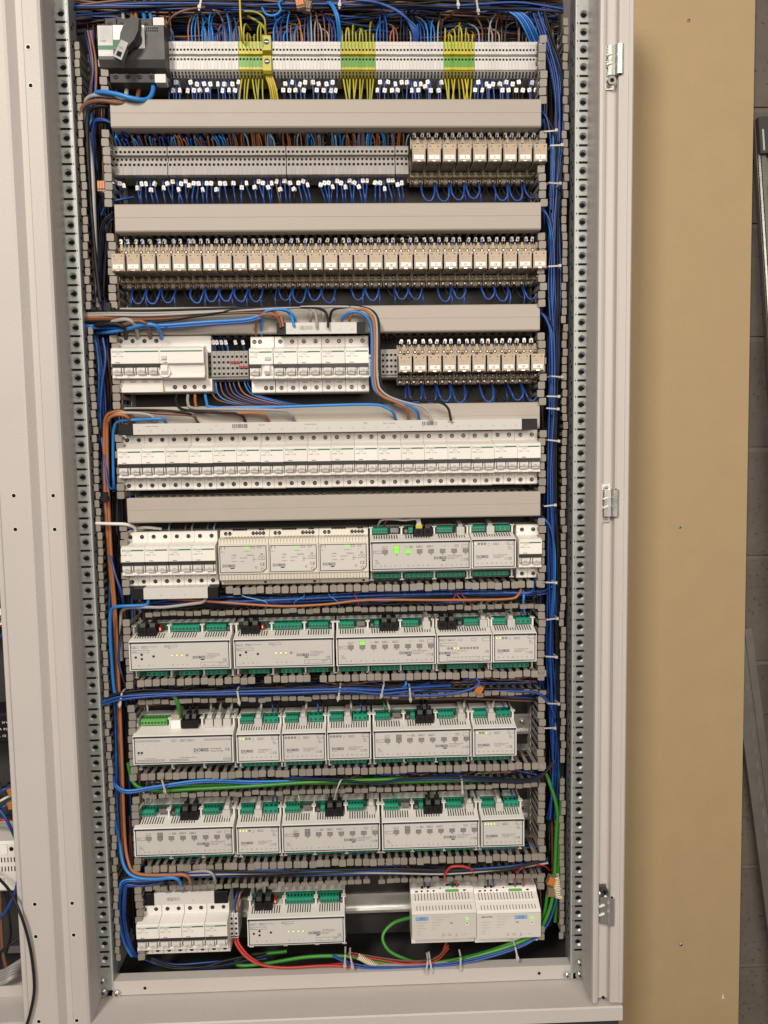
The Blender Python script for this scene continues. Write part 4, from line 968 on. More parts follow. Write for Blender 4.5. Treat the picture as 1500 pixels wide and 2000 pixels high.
def mk_knx(serial, left):
    w = 105.5; t = T()
    m = MB(); m.prism([(62,45),(36,45),(33,43.5),(31,38),(18,32.5),(16,31),(2,24.5),(0,23),(0,-22),(3,-24),(20,-26),(22,-43),(62,-43)], .3, w-.3, 'x', 'white'); m.box(.25, w-.25, -.3, .5, -21.5, 20.8, 'panel_psu'); t.part('case', m)
    m = MB(); k = 7
    while k < w-5:
        m.prism([(30.2,38.2),(18.2,33.2),(18.9,32.4),(30.9,37.6)], k, k+1.0, 'x', 'dark_grey'); m.prism([(10,28.7),(3,25.4),(3.6,24.6),(10.6,28.0)], k+1.5, k+2.5, 'x', 'dark_grey'); k += 5.2
    t.part('vent_slots', m)
    m = MB()
    for x in (18, 28): m.box(x, x+4, 34, 38, 42, 46, 'dark')
    m.box(8, 12.5, 31.5, 33, 39.2, 41.6, 'dark'); m.box(88, 92.5, 31.5, 33, 39.2, 41.6, 'dark')
    for x in (19, 29, 39): m.cyl(x, 33, 40.6, 1.8, -1.4, 'y', 'dark', 8)
    m.box(60, 82, 38, 44, 44.6, 45.3, 'dark'); t.part('openings', m)
    m = MB(); m.prism(rounded(58, 81, 38.5, 42.5, 1.8), 31, 34, 'y', 'conn_light'); t.part('bus_terminal', m)
    m = MB(); m.box(64, 80, 37, 43, 44.8, 46, 'conn'); t.part('connector', m)
    m = MB(); m.prism([(30,38.5),(36,45.5),(46,46),(46,43)], 46, 54, 'x', 'white'); m.cyl(50, 35, 43.4, 1.6, -2, 'y', 'dark', 8); t.part('clip_tab', m)
    m = MB(); q = (6, 27) if left else (62, 83); m.box(q[0], q[1], -.5, -.25, 11.5, 17, 'w_sky'); m.box(q[0], q[1], -.55, -.25, 10.6, 11.6, 'w_lblue'); m.text(serial, (q[0]+q[1])/2, 12.4, 4.4, -.6, 'print', 'c')
    t.part('serial_sticker', m)
    m = MB()
    if not left:
        m.text('MEANWELL', 8, 14.2, 3.6, -.4, 'print', bold=.02)
    for i, l in enumerate(['INPUT 200-240VAC', '0.4A 50/60Hz', 'OUTPUT 30VDC', '0.64A bus', 'Ta 45C']): m.text(l, 8, 6-i*5, 2.0, -.4, 'print_grey')
    for i, l in enumerate(['KNX power supply 640 mA with choke', 'Terminals stripping 8 mm', 'IP20 SELV class II', 'push to release', 'Made in']): m.text(l, 33, 15-i*4.6, 1.9, -.4, 'print_grey')
    m.text('UL', 62 if left else 64, 3.4, 4.4, -.4, 'print', bold=.02); m.text('CE', 58, -17.4, 5.4, -.4, 'print_grey'); m.ring(51.5, -.4, -15.6, 1.6, 2.2, 'print_grey', 12); m.text('X', 71, -17.2, 5, -.4, 'print_grey'); m.frame(71, 74.5, -18.4, -17.6, .3, -.4, -.3, 'print_grey'); m.text('11-2019', 82, -16.6, 2.4, -.4, 'print_grey')
    m.box(.6, w-.6, -.4, -.25, 20.2, 20.5, 'print_grey'); t.part('printing', m)
    q = MB(); q.cyl(0, 0, 0, 2.7, -1.2, 'y', 'led_green', 12, 2.0); t.part('led', q.mesh('led'), (90 if left else 91, -.3-68, 11.5))
    q = MB(); q.cyl(0, 0, 0, 2.5, -.5, 'y', 'tag', 12); q.cyl(0, -.5, .8, 1.3, -.1, 'y', 'dark', 8); t.part('adjuster', q.mesh('adjuster'), (90 if left else 91, -.3-68, 2.5))
    return t
# --- placement of the modules
def xl(px, py): return W(px, py, 0).x
on, pl, off = 'on', 'pale', 'off'
P_ = mk_psu(); x = xl(426.8, 1090)
for i in range(3):
    P_.inst('power_supply', (x, BASE, Z[6]), 'beige power supply with blue-framed label and round green light', 'power supply', 'beige power supplies'); x += .0775
mk_relay9((1, 9, 2)).inst('relay_module', (xl(723, 1085), BASE, Z[6]+.0005), 'relay module with three glowing green buttons, right of the beige power supplies', 'control module')
mk_ext4((pl, off, off, off)).inst('relay_extender', (xl(921, 1080), BASE, Z[6]+.0012), 'small relay extender with one lit dot beside the lone breaker', 'control module')
mk_dim9((pl, pl, pl, off, 'hole')).inst('dimmer_module', (xl(252, 1282), BASE, Z[7]), 'dimmer module with three lit dots touching the left duct', 'control module')
mk_dim9((pl, pl, pl, off, 'on')).inst('dimmer_module', (xl(456, 1278), BASE, Z[7]), 'dimmer module with an extra green status dot, second in its row', 'control module')
mk_relay9((9,)).inst('relay_module', (xl(656.5, 1272), BASE, Z[7]), 'relay module with a single bright green button right of the dimmers', 'control module')
mk_analog5().inst('analogue_module', (xl(853.5, 1268), BASE, Z[7]), 'analogue output module with a line of ten small dots', 'control module')
mk_ext4((pl, pl, off, off)).inst('relay_extender', (xl(962.5, 1265), BASE, Z[7]), 'small relay extender with two lit dots beside the analogue module', 'control module')
mk_server9().inst('server_module', (xl(259.5, 1466), BASE, Z[8]+.001), 'server module without vents, green network cable plugged into its top', 'control module')
e_off = mk_ext4((off, off, off, off))
mk_ext4((pl, pl, off, off)).inst('relay_extender', (xl(461.5, 1460), BASE, Z[8]), 'small relay extender with two lit dots beside the server module', 'control module')
e_off.inst('relay_extender', (xl(550.5, 1458), BASE, Z[8]), 'unlit relay extender in the server row', 'control module', 'unlit relay extenders')
e_off.inst('relay_extender', (xl(639, 1456), BASE, Z[8]), 'unlit relay extender in the server row', 'control module', 'unlit relay extenders')
r_off = mk_relay9(())
r_off.inst('relay_module', (xl(728.5, 1454), BASE, Z[8]), 'unlit relay module in the server row next to an extender', 'control module')
mk_ext4((pl, off, off, pl)).inst('relay_extender', (xl(924, 1450), BASE, Z[8]-.0005), 'last relay extender of the server row beside bare rail, two lit dots apart', 'control module')
r_off.inst('relay_module', (xl(262, 1646), BASE, Z[9]+.001), 'unlit relay module touching the left duct with white wires in its first connector', 'control module')
mk_ext4((pl, pl, pl, off)).inst('relay_extender', (xl(462, 1643), BASE, Z[9]), 'relay extender with three lit dots between two long relay modules', 'control module')
r_off.inst('relay_module', (xl(550.5, 1640), BASE, Z[9]), 'unlit relay module with a white tie standing above its plugs', 'control module')
r_off.inst('relay_module', (xl(746, 1634), BASE, Z[9]-.0005), 'unlit relay module before the last extender of the lowest module row', 'control module')
mk_ext4((pl, pl, pl, pl)).inst('relay_extender', (xl(940, 1628), BASE, Z[9]-.001), 'relay extender with all four dots lit', 'control module')
mk_dim9((pl, pl, pl, pl, 'hole')).inst('dimmer_module', (xl(483, 1820), BASE, Z[10]+.0035), 'dimmer module with four lit dots alone in the lowest row', 'control module')
mk_knx('10074', True).inst('bus_power_supply', (xl(804.5, 1809), BASE, Z[10]+.004), 'white bus power supply with the sticker far from its green light', 'power supply')
mk_knx('11162', False).inst('bus_power_supply', (xl(931, 1806), BASE, Z[10]+.0015), 'white bus power supply with the sticker right beside its green light', 'power supply')

# ------------------------------------------------------------------ wiring
def wire(pts, r, mt, label, group, name='wire', cat='wire', n=6, sub=5):
    if name == 'wire':
        for key, nm in (('marked lead', 'relay_lead'), ('marked', 'marked_wire'), ('plug of', 'plug_lead'), ('green-yellow', 'earth_wire'), ('rising from a light', 'terminal_wire'), ('mid grey terminal', 'terminal_wire'), ('bundle', 'bundle_wire'), ('tangle', 'tangle_wire'), ('relay socket', 'relay_wire'), ('duct', 'duct_wire')):
            if key in label: name = nm; break
    P = catmull([Vector(p) for p in pts], sub); o = P[0].copy()
    m = MB(); m.tube([tuple((p-o)*1000) for p in P], r, mt, n)
    return O(name, m.mesh(name, recalc=False), None, o, label=label, cat=cat, group=group), P
def px(path): return [W(*p) for p in path]
def cable(path, r, mt, label, group=None, name='cable', n=8, sub=6): return wire(px(path), r, mt, label, group, name, 'cable', n, sub)[0]
mk = MB(); mk.prism(rounded(-2.9, 2.9, -3.2, 3.2, .9, 2), -2.4, 1.6, 'y', 'tag'); mk.box(-.5, .6, -2.5, -2.38, -1.2, 1.2, 'button'); MARK = mk.mesh('marker')
mk2 = MB(); mk2.prism([(-2.2,-3.4),(2.4,-3.6),(2.7,2.2),(1.5,3.6),(-1.8,3.2)], -2.2, 1.8, 'y', 'tag'); mk2.box(-.5, .5, -2.3, -2.18, -1.2, .8, 'button'); MARK2 = mk2.mesh('marker')
fe = MB(); fe.cyl(0, 0, 0, 1.6, 8, 'z', 'ferrule', 8, 2.4); FER = fe.mesh('ferrule')

# top row, wires rising from the terminals
i = 0; run = 0; col = 'w_brown'
for x, kind in term_x:
    i += 1
    z0 = Z[1]+.0245
    if kind == 'big':
        wire([(x-.002, YT+.006, z0+.004), (x-.003, YT+.002, z0+.018), (x-.014, YT+.012, z0+.034), (x-.03, .05, z0+.046)], 1.9, 'w_yg', 'thick green-yellow wire bending out of the yellow earth clamp', None); continue
    if kind == 'pe':
        h = rnd.uniform(.014, .034); dx = rnd.uniform(-.008, .008)
        wire([(x, YT+.008, z0-.003), (x+dx*.1, YT+.004, z0+h*.55), (x+dx*.6, YT+.012, z0+h), (x+dx*1.6, .062, z0+h*1.05)], 1.25, rnd.choice(('w_yg', 'w_yg', 'w_yellow')), 'green-yellow wire rising from an earth terminal of the top row', 'earth wires above the top row'); continue
    if run <= 0: run = rnd.randint(2, 7); state = rnd.random()
    run -= 1
    if state < .07: continue
    c = rnd.choice(('w_brown', 'w_orange', 'w_lblue', 'w_blue')) if state < .62 else rnd.choice(('w_black', 'w_grey', 'w_brown')) if state < .82 else rnd.choice(('w_blue', 'w_lblue'))
    h = rnd.uniform(.02, .05); dx = rnd.uniform(-.006, .006)
    wire([(x, YT+.01, z0-.003), (x, YT+.007, z0+h*.5), (x+dx, YT+.014, z0+h), (x+dx*3, .058, z0+h*1.45)], 1.15, c, 'thin %s wire rising from a light grey terminal of the top row' % {'w_brown':'brown','w_orange':'orange-brown','w_lblue':'light blue','w_blue':'blue','w_black':'black','w_grey':'grey'}[c], '%s wires above the top row' % c[2:])
    if rnd.random() < .6:
        c2 = rnd.choice(('w_brown', 'w_black', 'w_orange', 'w_blue', 'w_grey', 'w_lblue')); h2 = rnd.uniform(.025, .055); d2 = rnd.uniform(-.012, .012)
        wire([(x+.001, YT+.02, z0-.003), (x+.001, YT+.018, z0+h2*.5), (x+d2*.6, YT+.026, z0+h2), (x+d2*2, .066, z0+h2*1.3)], 1.05, c2, 'thin %s wire rising from a light grey terminal of the top row' % {'w_brown':'brown','w_orange':'orange-brown','w_lblue':'light blue','w_blue':'blue','w_black':'black','w_grey':'grey'}[c2], '%s wires above the top row' % c2[2:])
# lower side, with marker sleeves
j = 0
for x, kind in term_x:
    z0 = Z[1]-.0235
    if kind == 'big':
        for k in range(4): wire([(x+k*.003-.004, YT+.004, z0), (x+.002+k*.003, YT+.004, z0-.018), (x+.004+k*.0035, .045, z0-.045)], 1.5, 'w_yellow', 'yellow wire dropping from the big earth clamp', 'yellow wires under the earth clamp')
        continue
    if kind == 'pe':
        dx = rnd.uniform(-.003, .003)
        wire([(x, YT+.012, z0), (x+dx, YT+.008, z0-.02), (x+dx*2.5, .044, z0-.046)], 1.3, rnd.choice(('w_yg', 'w_yellow', 'w_yg')), 'green-yellow wire dropping from an earth terminal into the duct', 'earth wires below the top row'); continue
    j += 1
    if j % 9 == 5: continue
    dx = rnd.uniform(-.003, .004); c = 'w_blue' if rnd.random() < .72 else 'w_black'; zm = (-.0085 if j % 2 else -.0185) + rnd.uniform(-.003, .002)
    w_, P = wire([(x, YT+.014, z0), (x+dx*.4, YT+.010, z0-.014), (x+dx*1.2, .044, z0-.046)], 1.2, c, 'marked %s wire dropping from a light grey terminal into the duct' % c[2:], 'marked %s wires below the top row' % c[2:])
    k = min(P, key=lambda p: abs(p.z-(z0+zm))); O('marker', MARK if rnd.random() < .7 else MARK2, w_, k - Vector(w_.location), (rnd.uniform(-.2, .2), rnd.uniform(-.25, .25), rnd.uniform(-.5, .5)))
# second row, grey terminals
for j, x in enumerate(grey_x):
    z0 = Z[2]+.0215
    for rep in range(1 + (rnd.random() < .55)):
        c = rnd.choice(('w_orange', 'w_orange', 'w_sky', 'w_lblue', 'w_brown', 'w_black') if j > 28 else ('w_orange', 'w_lblue', 'w_blue', 'w_brown'))
        x_ = x; x = x + rep*.0028; h = rnd.uniform(.008, .017) if j < 28 else rnd.uniform(.012, .022); dx = rnd.uniform(-.006, .004)
        wire([(x, YT+.010, z0-.002), (x+dx*.2, YT-.004, z0+h*.5), (x+dx, YT-.008, z0+h*.9), (x+dx*1.5, YT+.004, z0+h*1.25), (x+dx*2, .06, z0+h*1.3)], 1.25, c, '%s wire curling from a mid grey terminal up under the duct' % {'w_brown':'brown','w_orange':'orange-brown','w_lblue':'light blue','w_blue':'blue','w_black':'black','w_sky':'pale blue'}[c], '%s wires above the mid grey terminals' % c[2:]); x = x_
    if rnd.random() < .86:
        z0 = Z[2]-.0205; dx = rnd.uniform(-.002, .006); c = 'w_blue' if rnd.random() < .75 else 'w_black' if rnd.random() < .8 else 'w_brown'; zm = (-.0075 if (j*7) % 3 else -.0155) + rnd.uniform(-.004, .002)
        w_, P = wire([(x, YT+.012, z0), (x+dx*.3, YT+.009, z0-.016), (x+dx*1.4, .034, z0-.034), (x+dx*1.8, .05, z0-.052)], 1.25, c, 'marked %s wire dropping from a mid grey terminal' % c[2:], 'marked %s wires below the mid grey terminals' % c[2:])
        k = min(P, key=lambda p: abs(p.z-(z0+zm))); O('marker', MARK if rnd.random() < .7 else MARK2, w_, k - Vector(w_.location), (rnd.uniform(-.2, .2), rnd.uniform(-.35, .35), rnd.uniform(-.5, .5)))
# relays: two marked leads on top, jumper loops below
for row in (2, 3, 4):
    for i, (x, z) in enumerate(rel[row]):
        for s, xo in enumerate((.0054, .01724)):
            c = 'w_black' if s == 0 else 'w_blue'; lean = rnd.uniform(-.0015, .002) + (.004 if row == 3 and i < 5 else 0); zz = z+(.0275 if row != 2 else .0255)
            w_, P = wire([(x+xo, .025, zz-.005), (x+xo+lean*.3, .0225, zz+.003), (x+xo+lean, .0225, zz+.0085), (x+xo+lean*1.6, .05, zz+.0165)], 1.35, c, '%s marked lead entering the top of a numbered relay' % c[2:], '%s relay leads' % c[2:])
            O('ferrule', FER, w_, (0, -.001, 0)); O('marker', MARK2, w_, (lean, -.0025, .0130), (rnd.uniform(-.3, .1), rnd.uniform(-.3, .3), rnd.uniform(-.4, .4)))
        rx, rz = x, z
    L = rel[row]; brk = {2: (4,), 3: (3, 9, 14, 17, 20, 23, 26), 4: (4, 6)}[row]; deep = {2: -.0575, 3: -.0535, 4: -.058}[row]
    for i in range(len(L)-1):
        z = L[i][1]; a = L[i][0]+.0172; b = L[i+1][0]+.0172; f = .0 if row != 4 else -.010
        if i not in brk:
            d = deep + rnd.uniform(-.002, .003); xx = rnd.uniform(-.001, .001); yy = .036+f*.6+rnd.uniform(-.003, .003)
            wire([(a+.001, .056, z-.026), (a+.001, yy+.010, z-.032), (a+.0025+xx, yy+f, z+d+.010), (a+.0075, yy-.001+f, z+d+.001), (b-.0075, yy-.001+f, z+d), (b-.002+xx, yy+f, z+d+.010), (b-.001, yy+.010, z-.032), (b-.001, .056, z-.026)], 1.65, 'w_blue', 'blue jumper loop hanging between two neighbouring relays', 'blue relay jumpers', 'jumper_wire')
        if rnd.random() < .75:
            a2 = L[i][0]+.0054; b2 = L[i+1][0]+.0054; d = deep+.006+rnd.uniform(-.005, .004)
            wire([(a2+.001, .057, z-.026), (a2+.002, .045, z+d+.012), (a2+.008, .039, z+d), (b2-.007, .039, z+d), (b2-.002, .045, z+d+.012), (b2-.001, .057, z-.026)], 1.4, 'w_black', 'black jumper loop behind the blue ones under the relays', 'black relay jumpers', 'jumper_wire')
        if i in brk or rnd.random() < .65:
            wire([(a-.001, .056, z-.026), (a-.001+rnd.uniform(-.003, .003), .036, z-.05), (a+rnd.uniform(-.006, .006), .05, z-.075)], 1.4, 'w_blue', 'blue wire dropping from a relay socket into the duct', 'blue wires below the relays')

# wires beside the small terminals of row 4 (tops with markers, tails below)
for k, (a, c) in enumerate(((415, 'w_black'), (422, 'w_blue'), (430, 'w_black'), (436, 'w_blue'), (446, 'w_lblue'), (466, 'w_black'), (478, 'w_blue'))):
    w_, P = wire(px([(a, 687, .035), (a-2, 676, .032), (a-6-k % 3*2, 664, .034), (a-14, 650, .06)]), 1.3, c, 'marked %s wire above the red-bridged small terminals' % c[2:], 'marked wires of the small terminals')
    q = P[len(P)//2]; O('marker', MARK2, w_, q-Vector(w_.location), (0, -.3, .2))
for k, (a, c) in enumerate(((412, 'w_brown'), (421, 'w_lblue'), (430, 'w_brown'), (440, 'w_blue'), (448, 'w_brown'), (456, 'w_blue'), (466, 'w_orange'), (478, 'w_lblue'), (484, 'w_blue'))):
    wire(px([(a, 738, .035), (a+1, 752, .03), (a+4+k*1.5, 770, .03), (a+16+k*5, 782, .026), (a+50+k*6, 790, .03), (a+90+k*6, 794, .045)]), 1.15, c, '%s wire curving out under the small terminals of the main breaker' % {'w_brown':'brown','w_orange':'orange','w_lblue':'light blue','w_blue':'blue'}[c], 'wires under the small terminals')
for k in range(4):
    wire(px([(747+8*k, 688, .04), (746+8*k, 672, .04), (744+8*k, 655, .06)]), 1.2, 'w_black', 'thin black wire above the small terminals beside relay 39', 'black wires beside relay 39')

# thick supply cables of the main switch
def thick(path, r, mt, label): return cable(path, r, mt, label, None, 'supply_cable', 10, 6)
thick([(297, 152, .03), (299, 176, .018), (288, 194, .004), (262, 193, -.006), (228, 184, -.006), (197, 180, .0), (183, 187, .014), (178, 206, .025), (178, 260, .03), (180, 330, .032), (184, 430, .034), (190, 520, .04), (194, 590, .05)], 3.4, 'w_lblue', 'thick light blue cable curling from under the main switch into the left duct')
thick([(248, 150, .04), (247, 178, .03), (244, 194, .02), (222, 190, .006), (192, 186, .006), (172, 192, .014), (165, 210, .022), (170, 250, .026), (180, 330, .024), (184, 420, .024), (188, 520, .028), (192, 600, .04)], 3.2, 'w_grey', 'thick grey cable from the main switch running down the left duct')
thick([(272, 150, .04), (271, 180, .03), (262, 199, .012), (232, 201, .0), (196, 197, .0), (168, 204, .006), (157, 228, .012), (159, 300, .016), (164, 400, .022), (170, 500, .03), (178, 600, .04)], 3.2, 'w_brown', 'thick brown cable from the main switch running down the left duct')
thick([(228, 150, .045), (226, 190, .02), (214, 206, .008), (190, 208, .006), (174, 218, .012), (170, 250, .016), (173, 330, .02), (180, 430, .022), (188, 520, .026), (196, 590, .03)], 3.2, 'w_black', 'thick black cable from the main switch running down the left duct')
for k, (a, c, l) in enumerate(((241, 'w_grey', 'grey'), (258, 'w_brown', 'brown'), (266, 'w_orange', 'orange-brown'), (282, 'w_lblue', 'light blue'), (295, 'w_lblue', 'light blue'))):
    thick([(a, 50, .03), (a, 36, .028), (a-2, 22, .04), (a-8+k*3, 4, .06), (a-10, -30, .07)], 2.6, c, l + ' cable dropping into the top of the main switch' + (' beside the auxiliary block' if k == 4 else ''))
for k in range(5):
    wire(px([(330+2*k, 86, .045), (329+1.5*k, 66+3*k, .04), (322, 54+4*k, .035), (312, 50+4*k, .05)]), 1.3, 'w_lblue' if k != 2 else 'w_orange', 'thin wire arching beside the auxiliary block of the main switch', 'wires beside the auxiliary block')
# cables lying across duct C
ACR = [('w_black', 606, 'black'), ('w_grey', 611, 'grey'), ('w_grey', 615, 'pale grey'), ('w_orange', 619, 'brown'), ('w_brown', 623, 'dark brown'), ('w_black', 627, 'second black'), ('w_lblue', 635, 'light blue'), ('w_blue', 640, 'blue')]
ends = {0: [(560, 599), (660, 597), (715, 602), (737, 620), (741, 660), (742, 730), (752, 762), (782, 778), (850, 784), (874, 796), (881, 822)],
        1: [(520, 604), (590, 601), (612, 607), (618, 622), (619, 640)],
        2: [(560, 601), (640, 599), (700, 601), (727, 612), (736, 640), (737, 735), (748, 766), (785, 784), (822, 793), (838, 806), (842, 822)],
        3: [(470, 611), (520, 607), (540, 611), (549, 620), (553, 638)],
        4: [(420, 614), (500, 611), (535, 617), (546, 628), (548, 640)],
        5: [(480, 603), (600, 600), (632, 606), (640, 622), (641, 640)],
        6: [(400, 629), (480, 624), (511, 614), (530, 605), (556, 606), (568, 616), (575, 638)],
        7: [(330, 640), (430, 633), (480, 629), (510, 622)]}
for k, (c, y0, l) in enumerate(ACR):
    Yc = -.004 - .002*(k % 3)
    thick([(165, y0+2, .02), (190, y0+1, .005), (230, y0+.5, Yc-.003), (320, y0, Yc)] + [(a, b, Yc if b < 760 else -.008) for a, b in ends[k]], 1.9 if k != 6 else 2.2, c, l + ' cable lying across the covered duct above the main breaker')
thick([(552, 640, .016), (551, 622, .0), (540, 616, -.006), (515, 614, -.008), (503, 624, -.004), (500, 645, .012), (500, 658, .03)], 2.2, 'w_orange', 'orange-brown bridge cable from the short busbar to the test-button breaker')
thick([(578, 640, .014), (575, 620, -.004), (560, 606, -.008), (530, 605, -.008), (514, 614, -.006), (511, 640, .01), (511, 658, .03)], 2.2, 'w_lblue', 'light blue bridge cable from the short busbar to the test-button breaker')
for k, (a, c, l) in enumerate(((607, 'w_grey', 'first grey'), (632, 'w_grey', 'second grey'), (645, 'w_black', 'black'))):
    thick([(a, 638, .02), (a, 618, -.002), (a+(8 if k != 1 else -6), 604, -.006), (a+(40 if k != 1 else -30), 599, -.008)], 2.0, c, l + ' cable hooking over into the short busbar')
thick([(667, 640, .016), (669, 622, .0), (682, 611, -.006), (700, 610, -.008), (718, 622, -.008), (726, 650, -.006), (727, 740, -.006), (738, 768, -.008), (772, 784, -.01), (800, 792, -.01), (815, 804, -.008), (819, 822, .01)], 2.3, 'w_lblue', 'light blue cable looping from the short busbar down past the breakers')
thick([(682, 640, .016), (684, 618, -.002), (696, 605, -.008), (714, 606, -.01), (728, 624, -.01), (732, 660, -.008), (732, 745, -.008), (745, 772, -.01), (775, 786, -.012), (793, 797, -.01), (799, 822, .01)], 2.3, 'w_orange', 'orange-brown cable looping from the short busbar down past the breakers')
# main breaker inputs
thick([(246, 665, .03), (246, 652, .006), (242, 640, -.012), (225, 633, -.014), (195, 634, -.006), (175, 636, .03)], 3.0, 'w_black', 'black cable bending into the first pole of the main breaker')
thick([(269, 665, .03), (268, 648, .002), (261, 631, -.014), (246, 624, -.016), (222, 628, -.010), (190, 640, .02)], 3.0, 'w_grey', 'grey cable bending into the second pole of the main breaker')
thick([(294, 665, .03), (292, 646, .002), (285, 632, -.014), (268, 627, -.015), (240, 635, -.010), (195, 645, .025)], 3.0, 'w_brown', 'brown cable bending into the third pole of the main breaker')
thick([(316, 665, .03), (314, 650, .002), (304, 636, -.012), (280, 634, -.012), (250, 641, -.008), (215, 648, .0), (190, 650, .03)], 3.0, 'w_lblue', 'light blue cable bending into the fourth pole of the main breaker')
# main breaker outputs feeding the long busbar
thick([(345, 772, .03), (344, 786, .02), (356, 799, .008), (400, 805, .0), (455, 807, -.004), (474, 813, .0), (481, 828, .02)], 2.0, 'w_black', 'black feed cable from the residual current block to the long busbar')
thick([(367, 772, .03), (367, 786, .016), (376, 797, .004), (430, 799, -.004), (540, 801, -.006), (563, 805, -.004), (572, 814, .0), (576, 828, .02)], 2.3, 'w_grey', 'grey feed cable from the residual current block to the long busbar')
thick([(381, 772, .03), (382, 788, .018), (390, 800, .004), (440, 807, -.002), (500, 807, -.004), (519, 813, .0), (527, 828, .02)], 2.2, 'w_orange', 'orange-brown feed cable from the residual current block to the long busbar')
thick([(401, 772, .03), (404, 786, .016), (412, 795, .004), (480, 797, -.002), (600, 793, -.006), (720, 790, -.008), (752, 795, -.006), (768, 806, -.002), (774, 824, .02)], 2.2, 'w_lblue', 'light blue feed cable running far along to the long busbar')
# from the left duct to the long busbar
thick([(255, 832, .02), (252, 818, .0), (241, 811, -.006), (224, 811, -.006), (212, 820, .0), (209, 845, .01), (211, 950, .018), (217, 1080, .022), (226, 1200, .026), (233, 1350, .03), (239, 1500, .03), (243, 1620, .03), (250, 1680, .02), (268, 1706, .006), (330, 1709, .0), (355, 1708, -.002), (369, 1715, .0), (374, 1738, .02)], 2.5, 'w_orange', 'long orange-brown cable from the long busbar down to the lowest busbar')
thick([(264, 832, .022), (258, 814, .004), (240, 804, -.002), (222, 805, .0), (208, 814, .006), (204, 845, .014), (205, 950, .02), (212, 1080, .026), (222, 1190, .03), (228, 1300, .034), (236, 1500, .036), (240, 1680, .04)], 2.5, 'w_orange', 'second orange-brown cable running down the left duct')
thick([(303, 832, .02), (301, 818, .0), (293, 811, -.004), (268, 807, -.006), (232, 807, -.002), (214, 812, .008), (206, 840, .02), (208, 1000, .03)], 2.4, 'w_grey', 'grey cable from the left duct into the long busbar')
thick([(325, 832, .02), (322, 822, .004), (312, 818, -.002), (270, 820, .002), (236, 822, .004), (224, 832, .01), (221, 870, .02), (222, 960, .028)], 2.4, 'w_lblue', 'light blue cable from the left duct into the long busbar')
thick([(386, 832, .02), (383, 819, .004), (372, 811, -.002), (320, 808, -.002), (250, 802, .0), (220, 803, .004), (204, 815, .012), (199, 850, .02)], 2.2, 'w_brown', 'brown cable from the left duct into the long busbar')
thick([(390, 829, .014), (368, 808, -.004), (300, 801, -.004), (226, 802, .0), (208, 809, .006), (200, 830, .014), (196, 900, .03)], 2.0, 'w_black', 'black cable crossing above the long busbar from the left duct')
# row 6
thick([(188, 1022, .01), (215, 1023, .004), (245, 1024, .006), (262, 1030, .016), (264, 1040, .028)], 2.6, 'w_white', 'short white cable bridging from the left rail to the breakers beside the power supplies')
thick([(262, 1032, .03), (285, 1030, .02), (315, 1033, .03)], 2.2, 'w_white', 'white cable lying along the top of the breakers beside the power supplies')
for k, (a, c) in enumerate(((330, 'w_sky'), (362, 'w_orange'), (375, 'w_sky'), (405, 'w_orange'), (418, 'w_sky'))):
    wire(px([(a, 1040, .035), (a, 1030, .034), (a+3, 1020, .05)]), 1.5, c, 'short wire poking up behind the breakers beside the power supplies', 'wires behind the power supply breakers')
thick([(1018, 1126, .04), (1018, 1146, .02), (1012, 1162, .008), (990, 1170, .008), (880, 1172, .012), (720, 1172, .012), (640, 1180, .01), (559, 1184, .01), (480, 1180, .012), (400, 1174, .016), (330, 1170, .03)], 2.0, 'w_orange', 'orange-brown cable running along the duct under the beige power supplies to the lone breaker')
thick([(1042, 1126, .04), (1042, 1148, .02), (1032, 1158, .012), (990, 1158, .02), (860, 1160, .03), (700, 1164, .03), (540, 1172, .02), (430, 1176, .03)], 2.4, 'w_blue', 'blue cable running along the duct under the beige power supplies to the lone breaker')
thick([(1022, 1154, .02), (1023, 1165, .01), (1022, 1178, .012), (1024, 1196, .02)], 1.9, 'w_lblue', 'short light blue wire dropping past the lone breaker')
thick([(1050, 1156, .02), (1042, 1170, .015), (1036, 1190, .03)], 1.9, 'w_black', 'short black wire dropping past the lone breaker')
# grey/blue cables under the short lower busbar, into the left duct
thick([(403, 1166, .02), (396, 1176, .006), (370, 1180, .0), (320, 1186, -.002), (270, 1186, .0), (242, 1190, .008), (236, 1210, .02), (238, 1290, .03)], 2.4, 'w_grey', 'grey cable from the short lower busbar into the left duct')
thick([(290, 1172, .01), (286, 1181, .0), (262, 1183, -.004), (228, 1185, -.002), (217, 1194, .006), (215, 1230, .012), (218, 1290, .018), (222, 1340, .02), (226, 1358, .02)], 2.6, 'w_lblue', 'light blue cable from the short lower busbar into the left duct')
for k, (a, b, c) in enumerate(((470, 520, 'w_sky'), (590, 575, 'w_lblue'), (640, 660, 'w_lblue'), (690, 700, 'w_red'), (885, 880, 'w_red'), (900, 918, 'w_red'), (890, 905, 'w_orange'))):
    wire(px([(a, 1152, .03), (a+4, 1164, .014), (b, 1176, .012), (b+rnd.uniform(-8, 8), 1194, .03)]), .8, c, 'hair-thin %s wire crossing the duct under the power supplies' % {'w_sky':'pale blue','w_lblue':'blue','w_red':'red','w_orange':'orange'}[c], 'thin wires in the duct under the power supplies')

